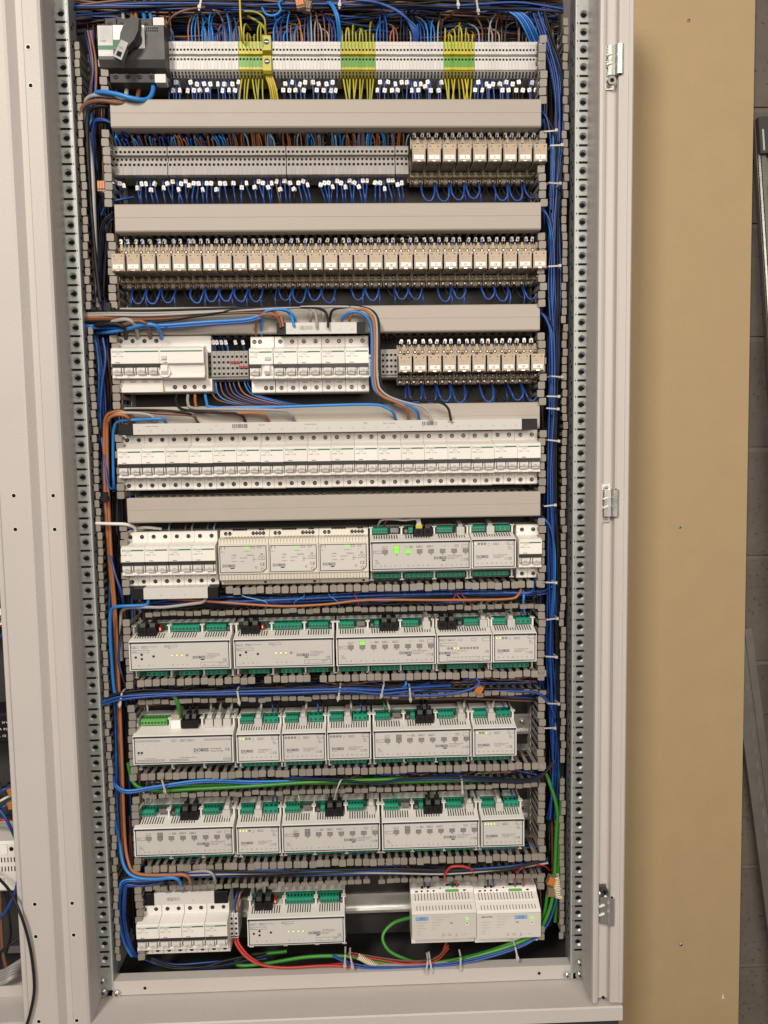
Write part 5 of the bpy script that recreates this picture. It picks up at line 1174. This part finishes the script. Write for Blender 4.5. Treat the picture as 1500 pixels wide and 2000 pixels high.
# ---- bundles: several wires along one path
def bundle(path, nn, spread, cols, r, label, group, jig=.5, sub=5, ydev=.008):
    for k in range(nn):
        ox = rnd.uniform(-1, 1)*spread; oy = rnd.uniform(-1, 1)*ydev; c = cols[k % len(cols)]
        pts = [(a+(ox+rnd.uniform(-1, 1)*spread*jig)*(dxy[0]), b+(ox+rnd.uniform(-1, 1)*spread*jig)*(dxy[1]), Y+oy) for a, b, Y, dxy in path]
        wire(px(pts), r*rnd.uniform(.9, 1.1), c, label % {'w_blue':'blue','w_lblue':'light blue','w_black':'black','w_brown':'brown','w_orange':'orange-brown','w_grey':'grey','w_green':'green','w_red':'red','w_yellow':'yellow'}[c], group + ', ' + c[2:], sub=sub)
V, H = (1, .05), (.05, 1)
def vp(pts): return [(a, b, c, V) for a, b, c in pts]
def hp(pts): return [(a, b, c, H) for a, b, c in pts]
bundle(vp([(1052, 20, .03), (1072, 80, .03), (1092, 160, .03), (1094, 260, .03), (1088, 360, .028), (1082, 460, .026), (1084, 560, .026), (1084, 680, .026), (1080, 800, .026), (1078, 950, .026), (1080, 1100, .026), (1080, 1250, .03), (1084, 1400, .03), (1086, 1520, .03), (1078, 1600, .035)]), 16, 10, ('w_blue', 'w_blue', 'w_black', 'w_blue'), 1.5, '%s wire of the tied bundle running down the right duct', 'right duct bundle')
for y0, y1, n_, l in ((222, 320, 5, 'first covered'), (412, 520, 4, 'second covered'), (612, 720, 6, 'third covered'), (1010, 1120, 4, 'fifth covered')):
    bundle([(1052, y0, .03, H), (1066, y0+6, .022, (.6, .8)), (1078, y0+34, .022, V), (1081, y1-20, .024, V), (1080, y1+90, .03, V)], n_, 7, ('w_blue', 'w_lblue', 'w_blue', 'w_black'), 1.9, '%%s wire leaving the %s duct and turning down the right duct' % l, 'wires leaving the %s duct' % l, .35)
bundle(vp([(176, 60, .05), (184, 130, .045), (178, 200, .05), (176, 300, .05), (180, 400, .05), (186, 520, .05), (194, 620, .05)]), 9, 8, ('w_blue', 'w_brown', 'w_blue', 'w_orange', 'w_black'), 1.5, '%s wire in the left duct beside the main switch', 'upper left duct wires')
bundle([(250, 268, .03, H), (222, 246, .016, H), (196, 236, .016, (.5, .8)), (183, 250, .024, V), (180, 330, .04, V), (184, 420, .045, V)], 7, 7, ('w_blue', 'w_blue', 'w_black'), 1.7, '%s wire entering the left duct below the main switch', 'wires entering under the main switch', .3)
bundle([(240, 418, .03, H), (216, 424, .018, (.5, .8)), (204, 446, .02, V), (198, 500, .03, V), (196, 580, .04, V)], 8, 7, ('w_black', 'w_black', 'w_blue'), 1.7, '%s wire entering the left duct below the grey terminals', 'wires entering below the grey terminals', .3)
bundle([(262, 386, .04, H), (236, 391, .03, H), (212, 398, .03, V), (200, 420, .04, V)], 3, 5, ('w_blue',), 1.7, '%s wire curving into the left duct at the grey terminals', 'wires curving in at the grey terminals', .3)
bundle(vp([(186, 650, .04), (196, 720, .035), (200, 800, .04), (201, 900, .04), (207, 1000, .04), (216, 1120, .04), (222, 1250, .04), (228, 1400, .04), (234, 1550, .042), (240, 1680, .045)]), 8, 8, ('w_blue', 'w_blue', 'w_black', 'w_lblue'), 1.7, '%s wire of the loose bundle running down the left duct', 'left duct bundle')
bundle(vp([(200, 660, .02), (205, 700, .016), (198, 760, .02), (196, 830, .026), (204, 900, .02), (212, 950, .012), (226, 954, .02), (236, 960, .04)]), 2, 3, ('w_blue',), 2.0, '%s wire weaving out of the left duct at the long breaker row', 'wires weaving at the long breaker row', .2)
bundle(vp([(214, 1080, .03), (224, 1120, .016), (236, 1158, .014), (240, 1180, .03)]), 2, 3, ('w_blue',), 1.9, '%s wire slanting across the left duct beside the short lower busbar', 'slanting wires in the left duct', .3)
bundle(vp([(238, 1220, .02), (232, 1290, .016), (244, 1340, .014), (246, 1380, .03)]), 2, 3, ('w_blue', 'w_black'), 1.9, '%s wire slanting down beside the first dimmer', 'slanting wires beside the first dimmer', .3)
# top tangle
bundle(hp([(120, 18, .03), (260, 12, .03), (420, 8, .035), (600, 12, .04), (760, 6, .035), (900, 10, .035), (1010, 8, .03), (1100, 14, .03)]), 10, 13, ('w_blue', 'w_black', 'w_black', 'w_blue', 'w_brown'), 1.6, '%s wire of the tangle running along above the top terminal row', 'top tangle', .7)
bundle(hp([(150, 40, .07), (300, 30, .075), (480, 26, .075), (640, 38, .075), (820, 26, .075), (1000, 36, .07), (1090, 50, .06)]), 12, 22, ('w_black', 'w_blue', 'w_brown', 'w_black'), 1.6, '%s wire deep behind the top tangle', 'deep top tangle', .7)
for k in range(7):
    a = 690+k*5
    wire(px([(a, 0, .03), (a+50, 6+2*k, .026), (a+95-k*2, 26+3*k, .026), (a+115-k*3, 60, .03), (a+118-k*4, 86, .04)]), 1.7, 'w_blue', 'blue wire arching down into the terminals left of the last earth block', 'blue arching wires of the top row')
for k in range(5):
    a = 1010+k*5
    wire(px([(a-20, 20, .03), (a, 34, .026), (a+14, 56, .028), (a+26, 84, .04)]), 1.5, 'w_blue' if k % 2 else 'w_lblue', 'blue wire arching down at the end of the top row', 'blue arching wires at the end of the top row')
wire(px([(468, -10, .02), (470, 40, .012), (473, 70, .016), (475, 88, .04)]), 1.5, 'w_yellow', 'single yellow wire hanging straight down from above the first earth block', None)
wire(px([(476, 22, .03), (500, 24, .028), (516, 36, .026), (518, 58, .03), (519, 80, .036)]), 1.5, 'w_yg', 'green-yellow wire arching into the big earth clamp', None)
wire(px([(512, 16, .03), (520, 28, .024), (536, 30, .024), (548, 20, .026), (545, 6, .03), (560, -6, .04)]), 1.8, 'w_lblue', 'light blue wire making a small loop above the yellow clamp', None)
for a, b in ((640, 662), (644, 666), (300, 345)):
    wire(px([(a, 4, .03), (a+10, 16, .02), (b-4, 40, .02), (b, 86, .04)]) if a > 400 else px([(322, 60, .04), (335, 34, .025), (362, 20, .022), (400, 14, .03)]), 1.8, 'w_lblue' if a > 400 else 'w_brown', 'light blue wire bowing down before the middle earth block' if a > 400 else 'brown wire bowing over the first grey terminals', 'light blue bowed wires' if a > 400 else None)
# horizontal bundles in the open ducts
bundle(hp([(430, 1172, .04), (560, 1170, .035), (720, 1164, .035), (880, 1160, .035), (1040, 1160, .035), (1080, 1150, .03)]), 5, 6, ('w_blue', 'w_black', 'w_blue'), 1.8, '%s wire lying in the duct under the power supplies', 'duct bundle under the power supplies')
bundle(hp([(206, 1366, .016), (240, 1360, .012), (300, 1354, .016), (400, 1354, .014), (500, 1352, .014), (600, 1348, .014), (700, 1346, .012), (800, 1348, .016), (900, 1352, .02), (1010, 1352, .02), (1070, 1356, .03)]), 12, 7, ('w_blue', 'w_black', 'w_black', 'w_blue', 'w_black'), 1.8, '%s wire of the tied bundle above the server module', 'bundle above the server module', .5)
bundle(hp([(200, 1372, .010), (240, 1362, .004), (330, 1356, .006), (440, 1352, .008), (560, 1350, .008), (680, 1347, .004), (740, 1350, .006), (800, 1346, .012), (880, 1340, .03)]), 4, 4, ('w_blue',), 2.0, '%s front wire of the tied bundle above the server module', 'front wires above the server module', .4)
bundle(hp([(250, 1378, .04), (420, 1366, .045), (620, 1362, .05), (820, 1362, .05), (1040, 1364, .045)]), 6, 7, ('w_black', 'w_brown', 'w_black'), 1.8, '%s wire deep in the duct above the server module', 'deep wires above the server module', .5)
wire(px([(640, 1350, .02), (760, 1358, .008), (850, 1358, .006), (905, 1350, .004), (934, 1338, .006), (930, 1326, .012), (905, 1328, .02)]), 1.9, 'w_blue', 'blue wire looping round the orange connector', None)
wire(px([(790, 1322, .03), (793, 1334, .012), (788, 1342, .012), (760, 1346, .02)]), 1.9, 'w_lblue', 'light blue wire hooking down with a white ferrule at the duct fingers', None)
bundle(hp([(955, 1348, .02), (1010, 1348, .014), (1050, 1352, .012), (1072, 1372, .014), (1084, 1400, .02)]), 3, 3, ('w_blue',), 1.9, '%s wire turning down into the right duct from the server bundle', 'wires turning into the right duct', .3)
cable([(250, 1490, .03), (262, 1530, .03), (300, 1544, .02), (380, 1541, .014), (480, 1536, .012), (600, 1528, .012), (700, 1524, .012), (800, 1521, .014), (880, 1518, .024), (960, 1520, .04)], 3.0, 'w_green', 'thick green bus cable lying in the duct under the server module')
cable([(320, 1536, .03), (420, 1533, .03), (560, 1530, .03), (700, 1529, .028), (860, 1526, .03), (1000, 1522, .04)], 2.6, 'w_green', 'thinner green cable half hidden behind the thick one under the server module')
bundle(hp([(222, 1520, .02), (226, 1536, .01), (250, 1548, .01), (310, 1538, .012), (400, 1526, .014), (500, 1530, .02), (620, 1526, .02)]), 2, 3, ('w_blue', 'w_lblue'), 1.9, '%s wire swinging from the left duct under the server module', 'wires swinging under the server module', .3)
bundle(hp([(560, 1520, .02), (680, 1526, .014), (740, 1531, .012), (790, 1524, .014), (880, 1520, .012), (1000, 1526, .012), (1050, 1520, .014), (1082, 1490, .02)]), 5, 4, ('w_blue', 'w_black', 'w_black', 'w_blue'), 1.8, '%s wire running along the duct under the relay extenders', 'wires under the relay extenders', .5)
bundle(hp([(240, 1716, .02), (300, 1708, .02), (400, 1706, .014), (520, 1704, .012), (640, 1703, .014), (760, 1700, .012), (880, 1702, .016), (1000, 1694, .016), (1070, 1680, .02)]), 9, 5, ('w_blue', 'w_black', 'w_black', 'w_blue', 'w_grey'), 1.7, '%s wire running along the duct above the lowest row', 'wires above the lowest row', .6)
thick([(215, 1560, .03), (232, 1640, .022), (242, 1690, .012), (262, 1712, .004), (300, 1717, .0), (335, 1714, -.002), (350, 1720, .0), (356, 1740, .02)], 2.7, 'w_lblue', 'light blue cable curving from the left duct into the lowest busbar')
thick([(330, 1704, .02), (380, 1702, .008), (406, 1702, .004), (418, 1712, .004), (422, 1736, .02)], 2.2, 'w_grey', 'grey cable curving into the lowest busbar')
thick([(330, 1716, .03), (324, 1722, .02), (330, 1738, .03)], 2.2, 'w_black', 'black cable stub behind the lowest busbar')
bundle([(330, 1718, .03, H), (280, 1724, .016, H), (246, 1724, .014, (.5, .8)), (238, 1740, .016, V), (236, 1790, .022, V), (246, 1840, .026, V), (262, 1868, .035, V)], 6, 7, ('w_blue', 'w_lblue', 'w_blue', 'w_black'), 1.9, '%s wire arching round the lowest breakers in the left duct', 'wires arching beside the lowest breakers', .3)
bundle(hp([(270, 1866, .04), (300, 1876, .03), (340, 1888, .03), (400, 1888, .034), (450, 1880, .04), (520, 1866, .05)]), 6, 7, ('w_blue', 'w_black', 'w_blue'), 1.8, '%s wire slung under the lowest breakers', 'wires under the lowest breakers', .5)
# bottom cables
cable([(560, 1858, .06), (490, 1866, .055), (462, 1876, .05), (470, 1886, .04), (520, 1882, .04), (600, 1869, .035), (680, 1868, .03), (740, 1880, .026), (800, 1886, .024), (870, 1882, .02), (950, 1862, .016), (1010, 1842, .016), (1050, 1820, .02), (1072, 1780, .02), (1082, 1730, .02), (1086, 1640, .02), (1088, 1580, .024), (1070, 1520, .03), (1054, 1490, .04)], 3.1, 'w_green', 'thick green bus cable running along the bottom and up the right duct')
cable([(812, 1790, .06), (770, 1802, .05), (748, 1826, .04), (754, 1850, .03), (775, 1866, .026), (820, 1880, .026), (880, 1876, .024), (960, 1856, .022), (1020, 1830, .024), (1060, 1790, .03), (1070, 1740, .03)], 2.8, 'w_green', 'green cable looping behind the white bus power supplies')
cable([(1094, 1500, .03), (1096, 1560, .024), (1092, 1640, .022), (1090, 1720, .022), (1084, 1800, .03)], 2.8, 'w_green', 'green cable standing in the lower right duct')
thick([(458, 1828, .035), (462, 1845, .026), (480, 1868, .018), (510, 1884, .014), (560, 1890, .012), (640, 1886, .012), (740, 1890, .014), (820, 1886, .018), (860, 1866, .03), (872, 1840, .045)], 2.2, 'w_red', 'red wire sweeping from the pale terminals to the white bus power supplies')
thick([(463, 1828, .035), (468, 1845, .026), (490, 1870, .02), (530, 1888, .02), (600, 1888, .024), (690, 1880, .03)], 2.0, 'w_red', 'second red wire under the bottom dimmer')
bundle(hp([(680, 1862, .03), (740, 1872, .024), (800, 1878, .02), (850, 1874, .024), (876, 1850, .04)]), 4, 5, ('w_red', 'w_brown', 'w_brown', 'w_red'), 1.3, '%s wire in the loose harness below the bus power supplies', 'loose harness below the bus power supplies', .4)
bundle(hp([(650, 1866, .03), (690, 1884, .014), (740, 1890, .012), (820, 1888, .012), (900, 1880, .012), (980, 1860, .012), (1040, 1836, .016), (1072, 1800, .018), (1090, 1740, .02), (1094, 1700, .026)]), 3, 3, ('w_blue', 'w_black', 'w_blue'), 1.4, '%s wire following the green cable along the bottom', 'wires along the bottom', .3)
m_ = None
# twisted pale pairs
def coil(a, b, Yc, amp, turns, label):
    A, B = W(a[0], a[1], Yc), W(b[0], b[1], Yc); d = B-A; q = Vector((0, 1, 0)); u = d.normalized().cross(q)
    for ph, c in ((0, 'w_tan'), (math.pi, 'w_white')):
        pts = [A + d*t/60 + (u*math.cos(turns*2*math.pi*t/60+ph) + q*math.sin(turns*2*math.pi*t/60+ph))*amp for t in range(61)]
        wire(pts, 1.1, c, label % ('cream' if c == 'w_tan' else 'white'), None, sub=1)
coil((700, 1868), (742, 1890), .016, .004, 7, 'twisted %s conductor in the bottom cable run')
coil((1084, 1710), (1093, 1752), .014, .006, 6, 'twisted %s conductor beside the orange lever clip')
for a, b, c, d in ((878, 1728, 896, 1704), (905, 1728, 922, 1700)):
    pass
thick([(872, 1722, .03), (869, 1708, .01), (880, 1694, .004), (902, 1692, .004), (921, 1698, .008), (926, 1712, .03)], 2.0, 'w_red', 'red wire arching over the fingers above the bus power supplies')
for k, (a, c, l) in enumerate(((829, 'w_black', 'black'), (840, 'w_blue', 'blue'), (953, 'w_black', 'black'), (964, 'w_blue', 'blue'), (884, 'w_black', 'black'), (892, 'w_red', 'red'), (1006, 'w_red', 'red'), (1022, 'w_red', 'red'))):
    wire(px([(a, 1732, .036), (a, 1722, .026), (a-1, 1712, .026), (a-4, 1700, .05)]), 1.5, c, '%s wire entering the top of a white bus power supply' % l, '%s wires into the bus power supplies' % l)
wire(px([(1010, 1712, .03), (1012, 1702, .012), (1030, 1690, .012), (1060, 1690, .016), (1074, 1700, .03)]), 1.2, 'w_red', 'thin red wire arching to the right duct above the last power supply', None)
# network cable of the server module and other plug leads
cable([(354, 1402, .03), (350, 1384, .012), (344, 1366, .008), (332, 1354, .01), (318, 1349, .02)], 3.4, 'w_green', 'short bright green network cable plugged into the server module')
def plug_lead(a, y, c='w_black', row='dimmer', dx=0, r=2.0, up=24):
    wire(px([(a, y, .035), (a, y-8, .026), (a+dx*.5, y-16, .03), (a+dx, y-up, .05)]), r, c, {'w_black': 'black', 'w_grey': 'grey', 'w_blue': 'blue', 'w_white': 'white', 'w_green': 'green'}[c] + ' lead rising from a plug of the %s row' % row, 'plug leads of the %s row' % row)
for a in (276, 292, 477, 495, 751, 768, 862, 878): plug_lead(a, 1206, row='dimmer', dx=rnd.uniform(-6, 6))
for a, y in ((940, 1200), (998, 1199)): plug_lead(a, y, 'w_grey', 'dimmer')
for a in (1018, 1030): plug_lead(a, 1206, 'w_blue' if a < 1020 else 'w_black', 'dimmer', 4, 1.5)
for a in (372, 385, 824, 838): plug_lead(a, 1392, row='server', dx=rnd.uniform(-8, 4))
for a in (412, 430, 452, 510, 598, 686, 906, 962): plug_lead(a, 1390, 'w_grey', 'server', rnd.uniform(-2, 3))
for a, c in ((533, 'w_blue'), (543, 'w_black'), (622, 'w_blue'), (632, 'w_black'), (706, 'w_blue'), (716, 'w_black'), (984, 'w_blue'), (994, 'w_black'), (752, 'w_green'), (760, 'w_white'), (288, 'w_white')): plug_lead(a, 1390, c, 'server', -5, 1.4)
for a in (367, 384, 645, 662, 838, 852): plug_lead(a, 1566, row='lowest module', dx=rnd.uniform(-8, 6))
for a in (452, 512, 714, 916, 978): plug_lead(a, 1562, 'w_black', 'lowest module', rnd.uniform(-2, 4), 2.3)
for a, c in ((284, 'w_white'), (294, 'w_white'), (300, 'w_white'), (533, 'w_blue'), (541, 'w_black'), (577, 'w_green'), (584, 'w_white'), (770, 'w_green'), (1002, 'w_blue'), (1010, 'w_black')): plug_lead(a, 1566, c, 'lowest module', -5, 1.3)
for a in (499, 521): plug_lead(a, 1742, row='bottom dimmer', dx=rnd.uniform(-3, 3))
for a, c in ((462, 'w_blue'), (468, 'w_orange')):
    wire(px([(a-2, 1782, .03), (a-3, 1768, .02), (a, 1748, .022), (a+6, 1738, .04)]), 1.7, c, '%s wire rising from the pale terminals of the lowest row' % ('blue' if c == 'w_blue' else 'orange'), None)
wire(px([(737, 1028, .035), (745, 1016, .02), (765, 1014, .016), (790, 1016, .016), (812, 1014, .016), (816, 1022, .02)]), 1.7, 'w_white', 'white lead reaching the yellow plug of the lit relay module', None)
wire(px([(750, 1030, .03), (754, 1018, .02), (770, 1014, .03)]), 1.0, 'w_red', 'short red wire in the first connector of the lit relay module', None)
m = MB(); m.box(-5, 5, -4, 10, -3, 6, 'term_yellow'); m.prism([(-4,6),(4,6),(2,16),(-2,16)], -2, 6, 'y', 'w_white'); O('yellow_plug', m.mesh('yellow_plug'), None, W(818, 1032, .02), label='yellow plug with white boot on top of the lit relay module', cat='plug')

# ------------------------------------------------------------------ cable ties, clips
tm = MB(); tm.box(-14, 6, -9, -8, -1.1, 1.1, 'tie'); tm.box(-14, -13, -9, 9, -1.1, 1.1, 'tie'); tm.box(5, 6, -9, 9, -1.1, 1.1, 'tie'); tm.box(2, 6, -11, -8, -2, 2, 'tie'); TIE = tm.mesh('cable_tie')
vt = MB(); vt.box(-1.3, 1.3, -10, -9, -9, 10, 'tie'); vt.box(-2.3, 2.3, -12, -8.6, -12, -7.5, 'tie'); vt.box(-1.3, 1.3, -10, 8, 9, 10, 'tie'); vt.box(-1.1, 1.1, -10.4, -9.5, -15, -11, 'tie'); TIEV = vt.mesh('cable_tie')
R_T = 'pale cable tie round the blue bundle in the right duct'
for k, (a, b) in enumerate(((1080, 260), (1090, 288), (1084, 362), (1086, 522), (1088, 737), (1084, 775), (1084, 799), (1082, 861), (1078, 986), (1076, 1136), (1080, 1206), (1078, 1280), (1082, 1371), (1078, 1418))):
    O('cable_tie', TIE, None, W(a, b, .012), (0, rnd.uniform(-.12, .12), rnd.uniform(-.2, .2)), label=R_T, cat='cable tie', group='ties of the right bundle')
for a, b, l in ((240, 1360, 'pale tie clamping the blue bundle where it leaves the left duct'), (467, 1356, 'pale tie hanging below the duct fingers of the server bundle'), (663, 1348, 'pale tie below the dimmer row on the blue bundle'), (747, 1343, 'pale tie beside the hooked light blue wire'), (800, 1350, 'tilted pale tie next to the white duct peg'), (833, 1878, 'pale tie round red and green cables below the first bus power supply'), (840, 1876, 'second tie round the red and green cables side by side with the first'), (898, 1872, 'pale tie round the green cable below the second bus power supply'), (1006, 1852, 'slanting pale tie on the green cable near the right duct'), (674, 1866, 'pale tie at the coiled conductors under the bottom dimmer'), (686, 1868, 'second tie at the coiled conductors under the bottom dimmer'), (901, 1530, 'small pale tie on the wires under the last server row relay module'), (322, 1528, 'grey tie standing up from the green cable under the server module'), (395, 8, 'white tie on the tangle above the first terminals'), (664, 4, 'white tie on the tangle before the middle earth block'), (892, 4, 'white tie on the tangle above the last earth block'), (930, 16, 'lower white tie on the tangle past the last earth block')):
    O('cable_tie', TIEV, None, W(a, b, .006 if b > 100 else .02), (0, rnd.uniform(-.25, .25), 0), label=l, cat='cable tie')
for a, b, l in ((216, 607, 'black tie round the cables crossing above the main breaker'), (210, 973, 'black tie round the orange-brown cables in the left duct')):
    m = MB(); m.box(-9, 9, -9, -7, -3, 3, 'black_plastic'); m.box(-3, 4, -12, -7, -6, 10, 'black_plastic'); m.box(-9, -7.6, -9, 8, -3, 3, 'black_plastic'); m.box(7.6, 9, -9, 8, -3, 3, 'black_plastic'); O('cable_tie', m.mesh('cable_tie'), None, W(a, b, .006), label=l, cat='cable tie')
wire([W(653, 1561, .012), W(657, 1545, -.002), W(664, 1527, -.004), W(668, 1523, .004)], 1.3, 'tie', 'long white tie standing up from the plugs of the lowest relay modules', None, 'cable_tie', 'cable tie')
def lever(px_, py_, Yc, mt, label, rz=0):
    r = root('lever_clip', W(px_, py_, Yc), label, 'wire connector'); r.scale = (.75,)*3; r.rotation_euler = (0, rz, 0)
    m = MB(); m.box(-8, 8, -6, 6, -10, 10, 'clear_clip'); O('housing', m.mesh('housing'), r)
    for k in range(3):
        m = MB(); m.prism([(-7,9),(-9,8),(-9,-6),(-6,-7)], -7+4.9*k, -3+4.9*k, 'x', mt); O('lever', m.mesh('lever'), r)
lever(1076, 1719, .012, 'orange_clip', 'orange lever clip in the right duct beside the last bus power supply', .35)
lever(1076, 1740, .016, 'clear_clip', 'clear lever clip under the orange one in the right duct', .05)
lever(934, 1346, .012, 'orange_clip', 'orange lever clip in the bundle above the server row', .5)
lever(200, 365, .02, 'orange_clip', 'orange lever clip tucked behind the left duct fingers at the grey terminals', 0)
lever(586, 8, .02, 'orange_clip', 'orange lever clip in the tangle above the yellow clamp', -.2)
lever(600, 14, .03, 'clear_clip', 'clear lever clip beside the orange one in the tangle', .2)

# ------------------------------------------------------------------ things in the neighbouring cabinet
def nbox(name, a, b, Yf, dep, mt, label, cat):
    p, q = W(a[0], a[1], Yf), W(b[0], b[1], Yf); r = root(name, (p.x-.06, Yf+dep, q.z), label, cat)
    w, h = (q.x-p.x)*1000+60, (p.z-q.z)*1000
    m = MB(); m.prism([(-dep*1000, 4), (-dep*1000+4, 0), (0, 0), (0, h), (-dep*1000+4, h), (-dep*1000, h-4)], 0, w, 'x', mt); O('case', m.mesh('case'), r)
    return r, w, h, dep*1000
r, w, h, d = nbox('contactor', (0, 1098), (14, 1225), .02, .07, 'dark_grey', 'dark grey switching device seen past the frame of the adjoining cabinet, red line below', 'device')
m = MB(); m.box(w-16, w-1, -d-.3, -d, 4, 30, 'tag'); m.box(w-16, w-1, -d-.4, -d, 1, 3, 'red'); O('label_plate', m.mesh('label_plate'), r)
m = MB(); m.text('R', w-12, 8, 16, -d-.5, 'print', bold=.02); O('lettering', m.mesh('lettering'), r)
r, w, h, d = nbox('ballast_unit', (0, 1394), (26, 1452), .03, .06, 'black_plastic', 'black device with small white print in the adjoining cabinet', 'device')
m = MB()
for i, l in enumerate(('0-10 V   24 VDC', 'Imax 2A  IP20', 'UL  UL  CE')): m.text(l, w-34, h-16-i*11, 5.0, -d-.4, 'logo_white')
O('lettering', m.mesh('lettering'), r)
r, w, h, d = nbox('meter_module', (0, 1645), (37, 1742), .0, .08, 'white_module', 'white vented module in the adjoining cabinet below the blue wires', 'module')
m = MB()
for i in range(8):
    for z in (h*.42, h*.60): m.box(w-40+i*5, w-38.4+i*5, -d-.3, -d, z, z+8, 'dark')
O('vent_slots', m.mesh('vent_slots'), r)
m = MB()
for x in (-30, -8): m.cyl(w+x, -d+.2, h*.86, 3.6, -.4, 'y', 'dark', 10)
m.prism(rounded(w-24, w-14, h*.76, h*.96, 1), -d-1.5, -d, 'y', 'rim'); O('openings', m.mesh('openings'), r)
m = MB(); m.box(w-50, w-18, -d-.25, -d, h*.18, h*.33, 'tag'); m.text('F Z30', w-30, h*.25, 4.2, -d-.4, 'print'); m.text('14 2P', w-30, h*.20, 4.2, -d-.4, 'print'); O('sticker', m.mesh('sticker'), r)
def ncable(path, r, c, label, group=None): return cable(path, r, c, label, group)
for k, (y, c, l) in enumerate(((1545, 'w_blue', 'blue'), (1556, 'w_black', 'black'), (1563, 'w_white', 'white'), (1578, 'w_blue', 'lower blue'), (1593, 'w_blue', 'lowest blue'), (1600, 'w_red', 'red'))):
    ncable([(-40, y+8, .03), (-5, y+3, .0), (14, y-(6 if k < 4 else 0), .0), (34, y-(12 if k < 4 else -1), .02)], 1.9, c, l + ' wire reaching the orange clips in the adjoining cabinet')
for b, l in ((1544, 'upper'), (1570, 'lower')): lever(26, b, .0, 'orange_clip', l + ' orange lever clip in the adjoining cabinet', 1.3)
ncable([(-20, 1565, -.01), (6, 1590, -.02), (22, 1620, -.02), (34, 1650, -.01), (38, 1690, .0)], 2.4, 'w_blue', 'blue cable hanging in front of the white module of the adjoining cabinet')
ncable([(38, 1700, -.01), (30, 1740, -.02), (14, 1775, -.02), (-15, 1810, -.01)], 2.4, 'w_blue', 'blue cable slanting below the white module of the adjoining cabinet')
ncable([(-30, 1690, -.02), (0, 1718, -.04), (20, 1742, -.07), (38, 1780, -.082), (52, 1822, -.082), (62, 1870, -.08), (67, 1930, -.08), (60, 1975, -.08), (50, 2010, -.08), (40, 2060, -.08)], 2.2, 'w_black', 'black cable hanging down over the grey post of the adjoining cabinet')
ncable([(-20, 1480, .02), (2, 1535, .01), (16, 1530, .01), (30, 1528, .03)], 1.8, 'w_black', 'black wire curling above the orange clips of the adjoining cabinet')
ncable([(0, 1720, .04), (2, 1800, .03), (6, 1860, .02), (16, 1900, .02), (28, 1915, .03)], 3.0, 'w_brown', 'brown-red cable dropping through the adjoining cabinet')
ncable([(6, 1740, .03), (18, 1790, .02), (20, 1830, .02), (8, 1870, .02), (-10, 1890, .02)], 2.0, 'w_black', 'black cable bowing in the lower adjoining cabinet')
ncable([(-10, 1868, .02), (16, 1848, .01), (44, 1826, .02)], 2.2, 'w_black', 'black cable rising to the post edge in the adjoining cabinet')
for k in range(5):
    ncable([(-30, 1905+k*4, .03), (5, 1898+k*5, .02-.006*k), (24, 1888+k*5, .015-.006*k), (48, 1872+k*6, .03)], 4.2, 'w_grey', 'thick grey-green cable in the pile at the bottom of the adjoining cabinet', 'cables piled in the adjoining cabinet')
for a, b, c in ((0, 1000, 'w_blue'), (4, 1030, 'w_blue'), (2, 1235, 'w_blue')):
    ncable([(-30, b+40, .03), (a, b+8, .01), (a+10, b-14, .01), (a+16, b-40, .03)], 2.2, c, 'blue cable crossing behind the post edge in the adjoining cabinet', 'blue cables behind the post edge')

# ------------------------------------------------------------------ masses of hidden wire filling the ducts (nobody could count them)
def mass(name, path_fn, nn, label):
    m = MB(); cols = ('w_black', 'w_black', 'w_blue', 'w_black', 'w_brown')
    o = None
    for k in range(nn):
        P = catmull(path_fn(), 4)
        if o is None: o = P[0].copy()
        m.tube([tuple((p-o)*1000) for p in P], rnd.uniform(1.3, 2.0), cols[k % 5], 5, False)
    O(name, m.mesh(name, recalc=False), None, o, label=label, cat='wires', kind='stuff')
def vmass(x0, x1, y0, y1):
    def f():
        x = rnd.uniform(x0, x1); n_ = 12
        return [(min(max(x + rnd.uniform(-.006, .006), x0), x1), rnd.uniform(.05, .082), .74 - (.74+.72)*i/n_) for i in range(n_+1)]
    return f
mass('wire_mass', vmass(-.365, -.327, 0, 0), 26, 'dark mass of wires deep inside the tall left duct')
mass('wire_mass', vmass(.323, .359, 0, 0), 26, 'dark mass of wires deep inside the tall right duct')
def hmass(z0, z1, ya=.045, yb=.085, x0=-.32, x1=.325):
    def f():
        z = rnd.uniform(z0, z1); n_ = 10
        return [(x0 + (x1-x0)*i/n_, rnd.uniform(ya, yb), min(max(z + rnd.uniform(-.006, .006), z0), z1)) for i in range(n_+1)]
    return f
for (a, b), l in zip(((-.130, -.165), (-.274, -.306), (-.427, -.460), (-.580, -.614)), ('under the power supplies', 'above the server module', 'under the server module', 'above the lowest row')):
    mass('wire_mass', hmass(b, a, .035), 24, 'dark mass of wires deep inside the open duct ' + l)
for a, b in DUCT: mass('wire_mass', hmass(b*MM+.003, a*MM-.003, .03, .085), 26, 'dark wires filling the covered duct, seen through its slots ' + NM[DUCT.index((a, b))][:40].rsplit(' ', 1)[0])
mass('wire_mass', hmass(.70, .80, .06, .088, -.36, .36), 60, 'dark mass of wires behind the tangle above the top terminal row')
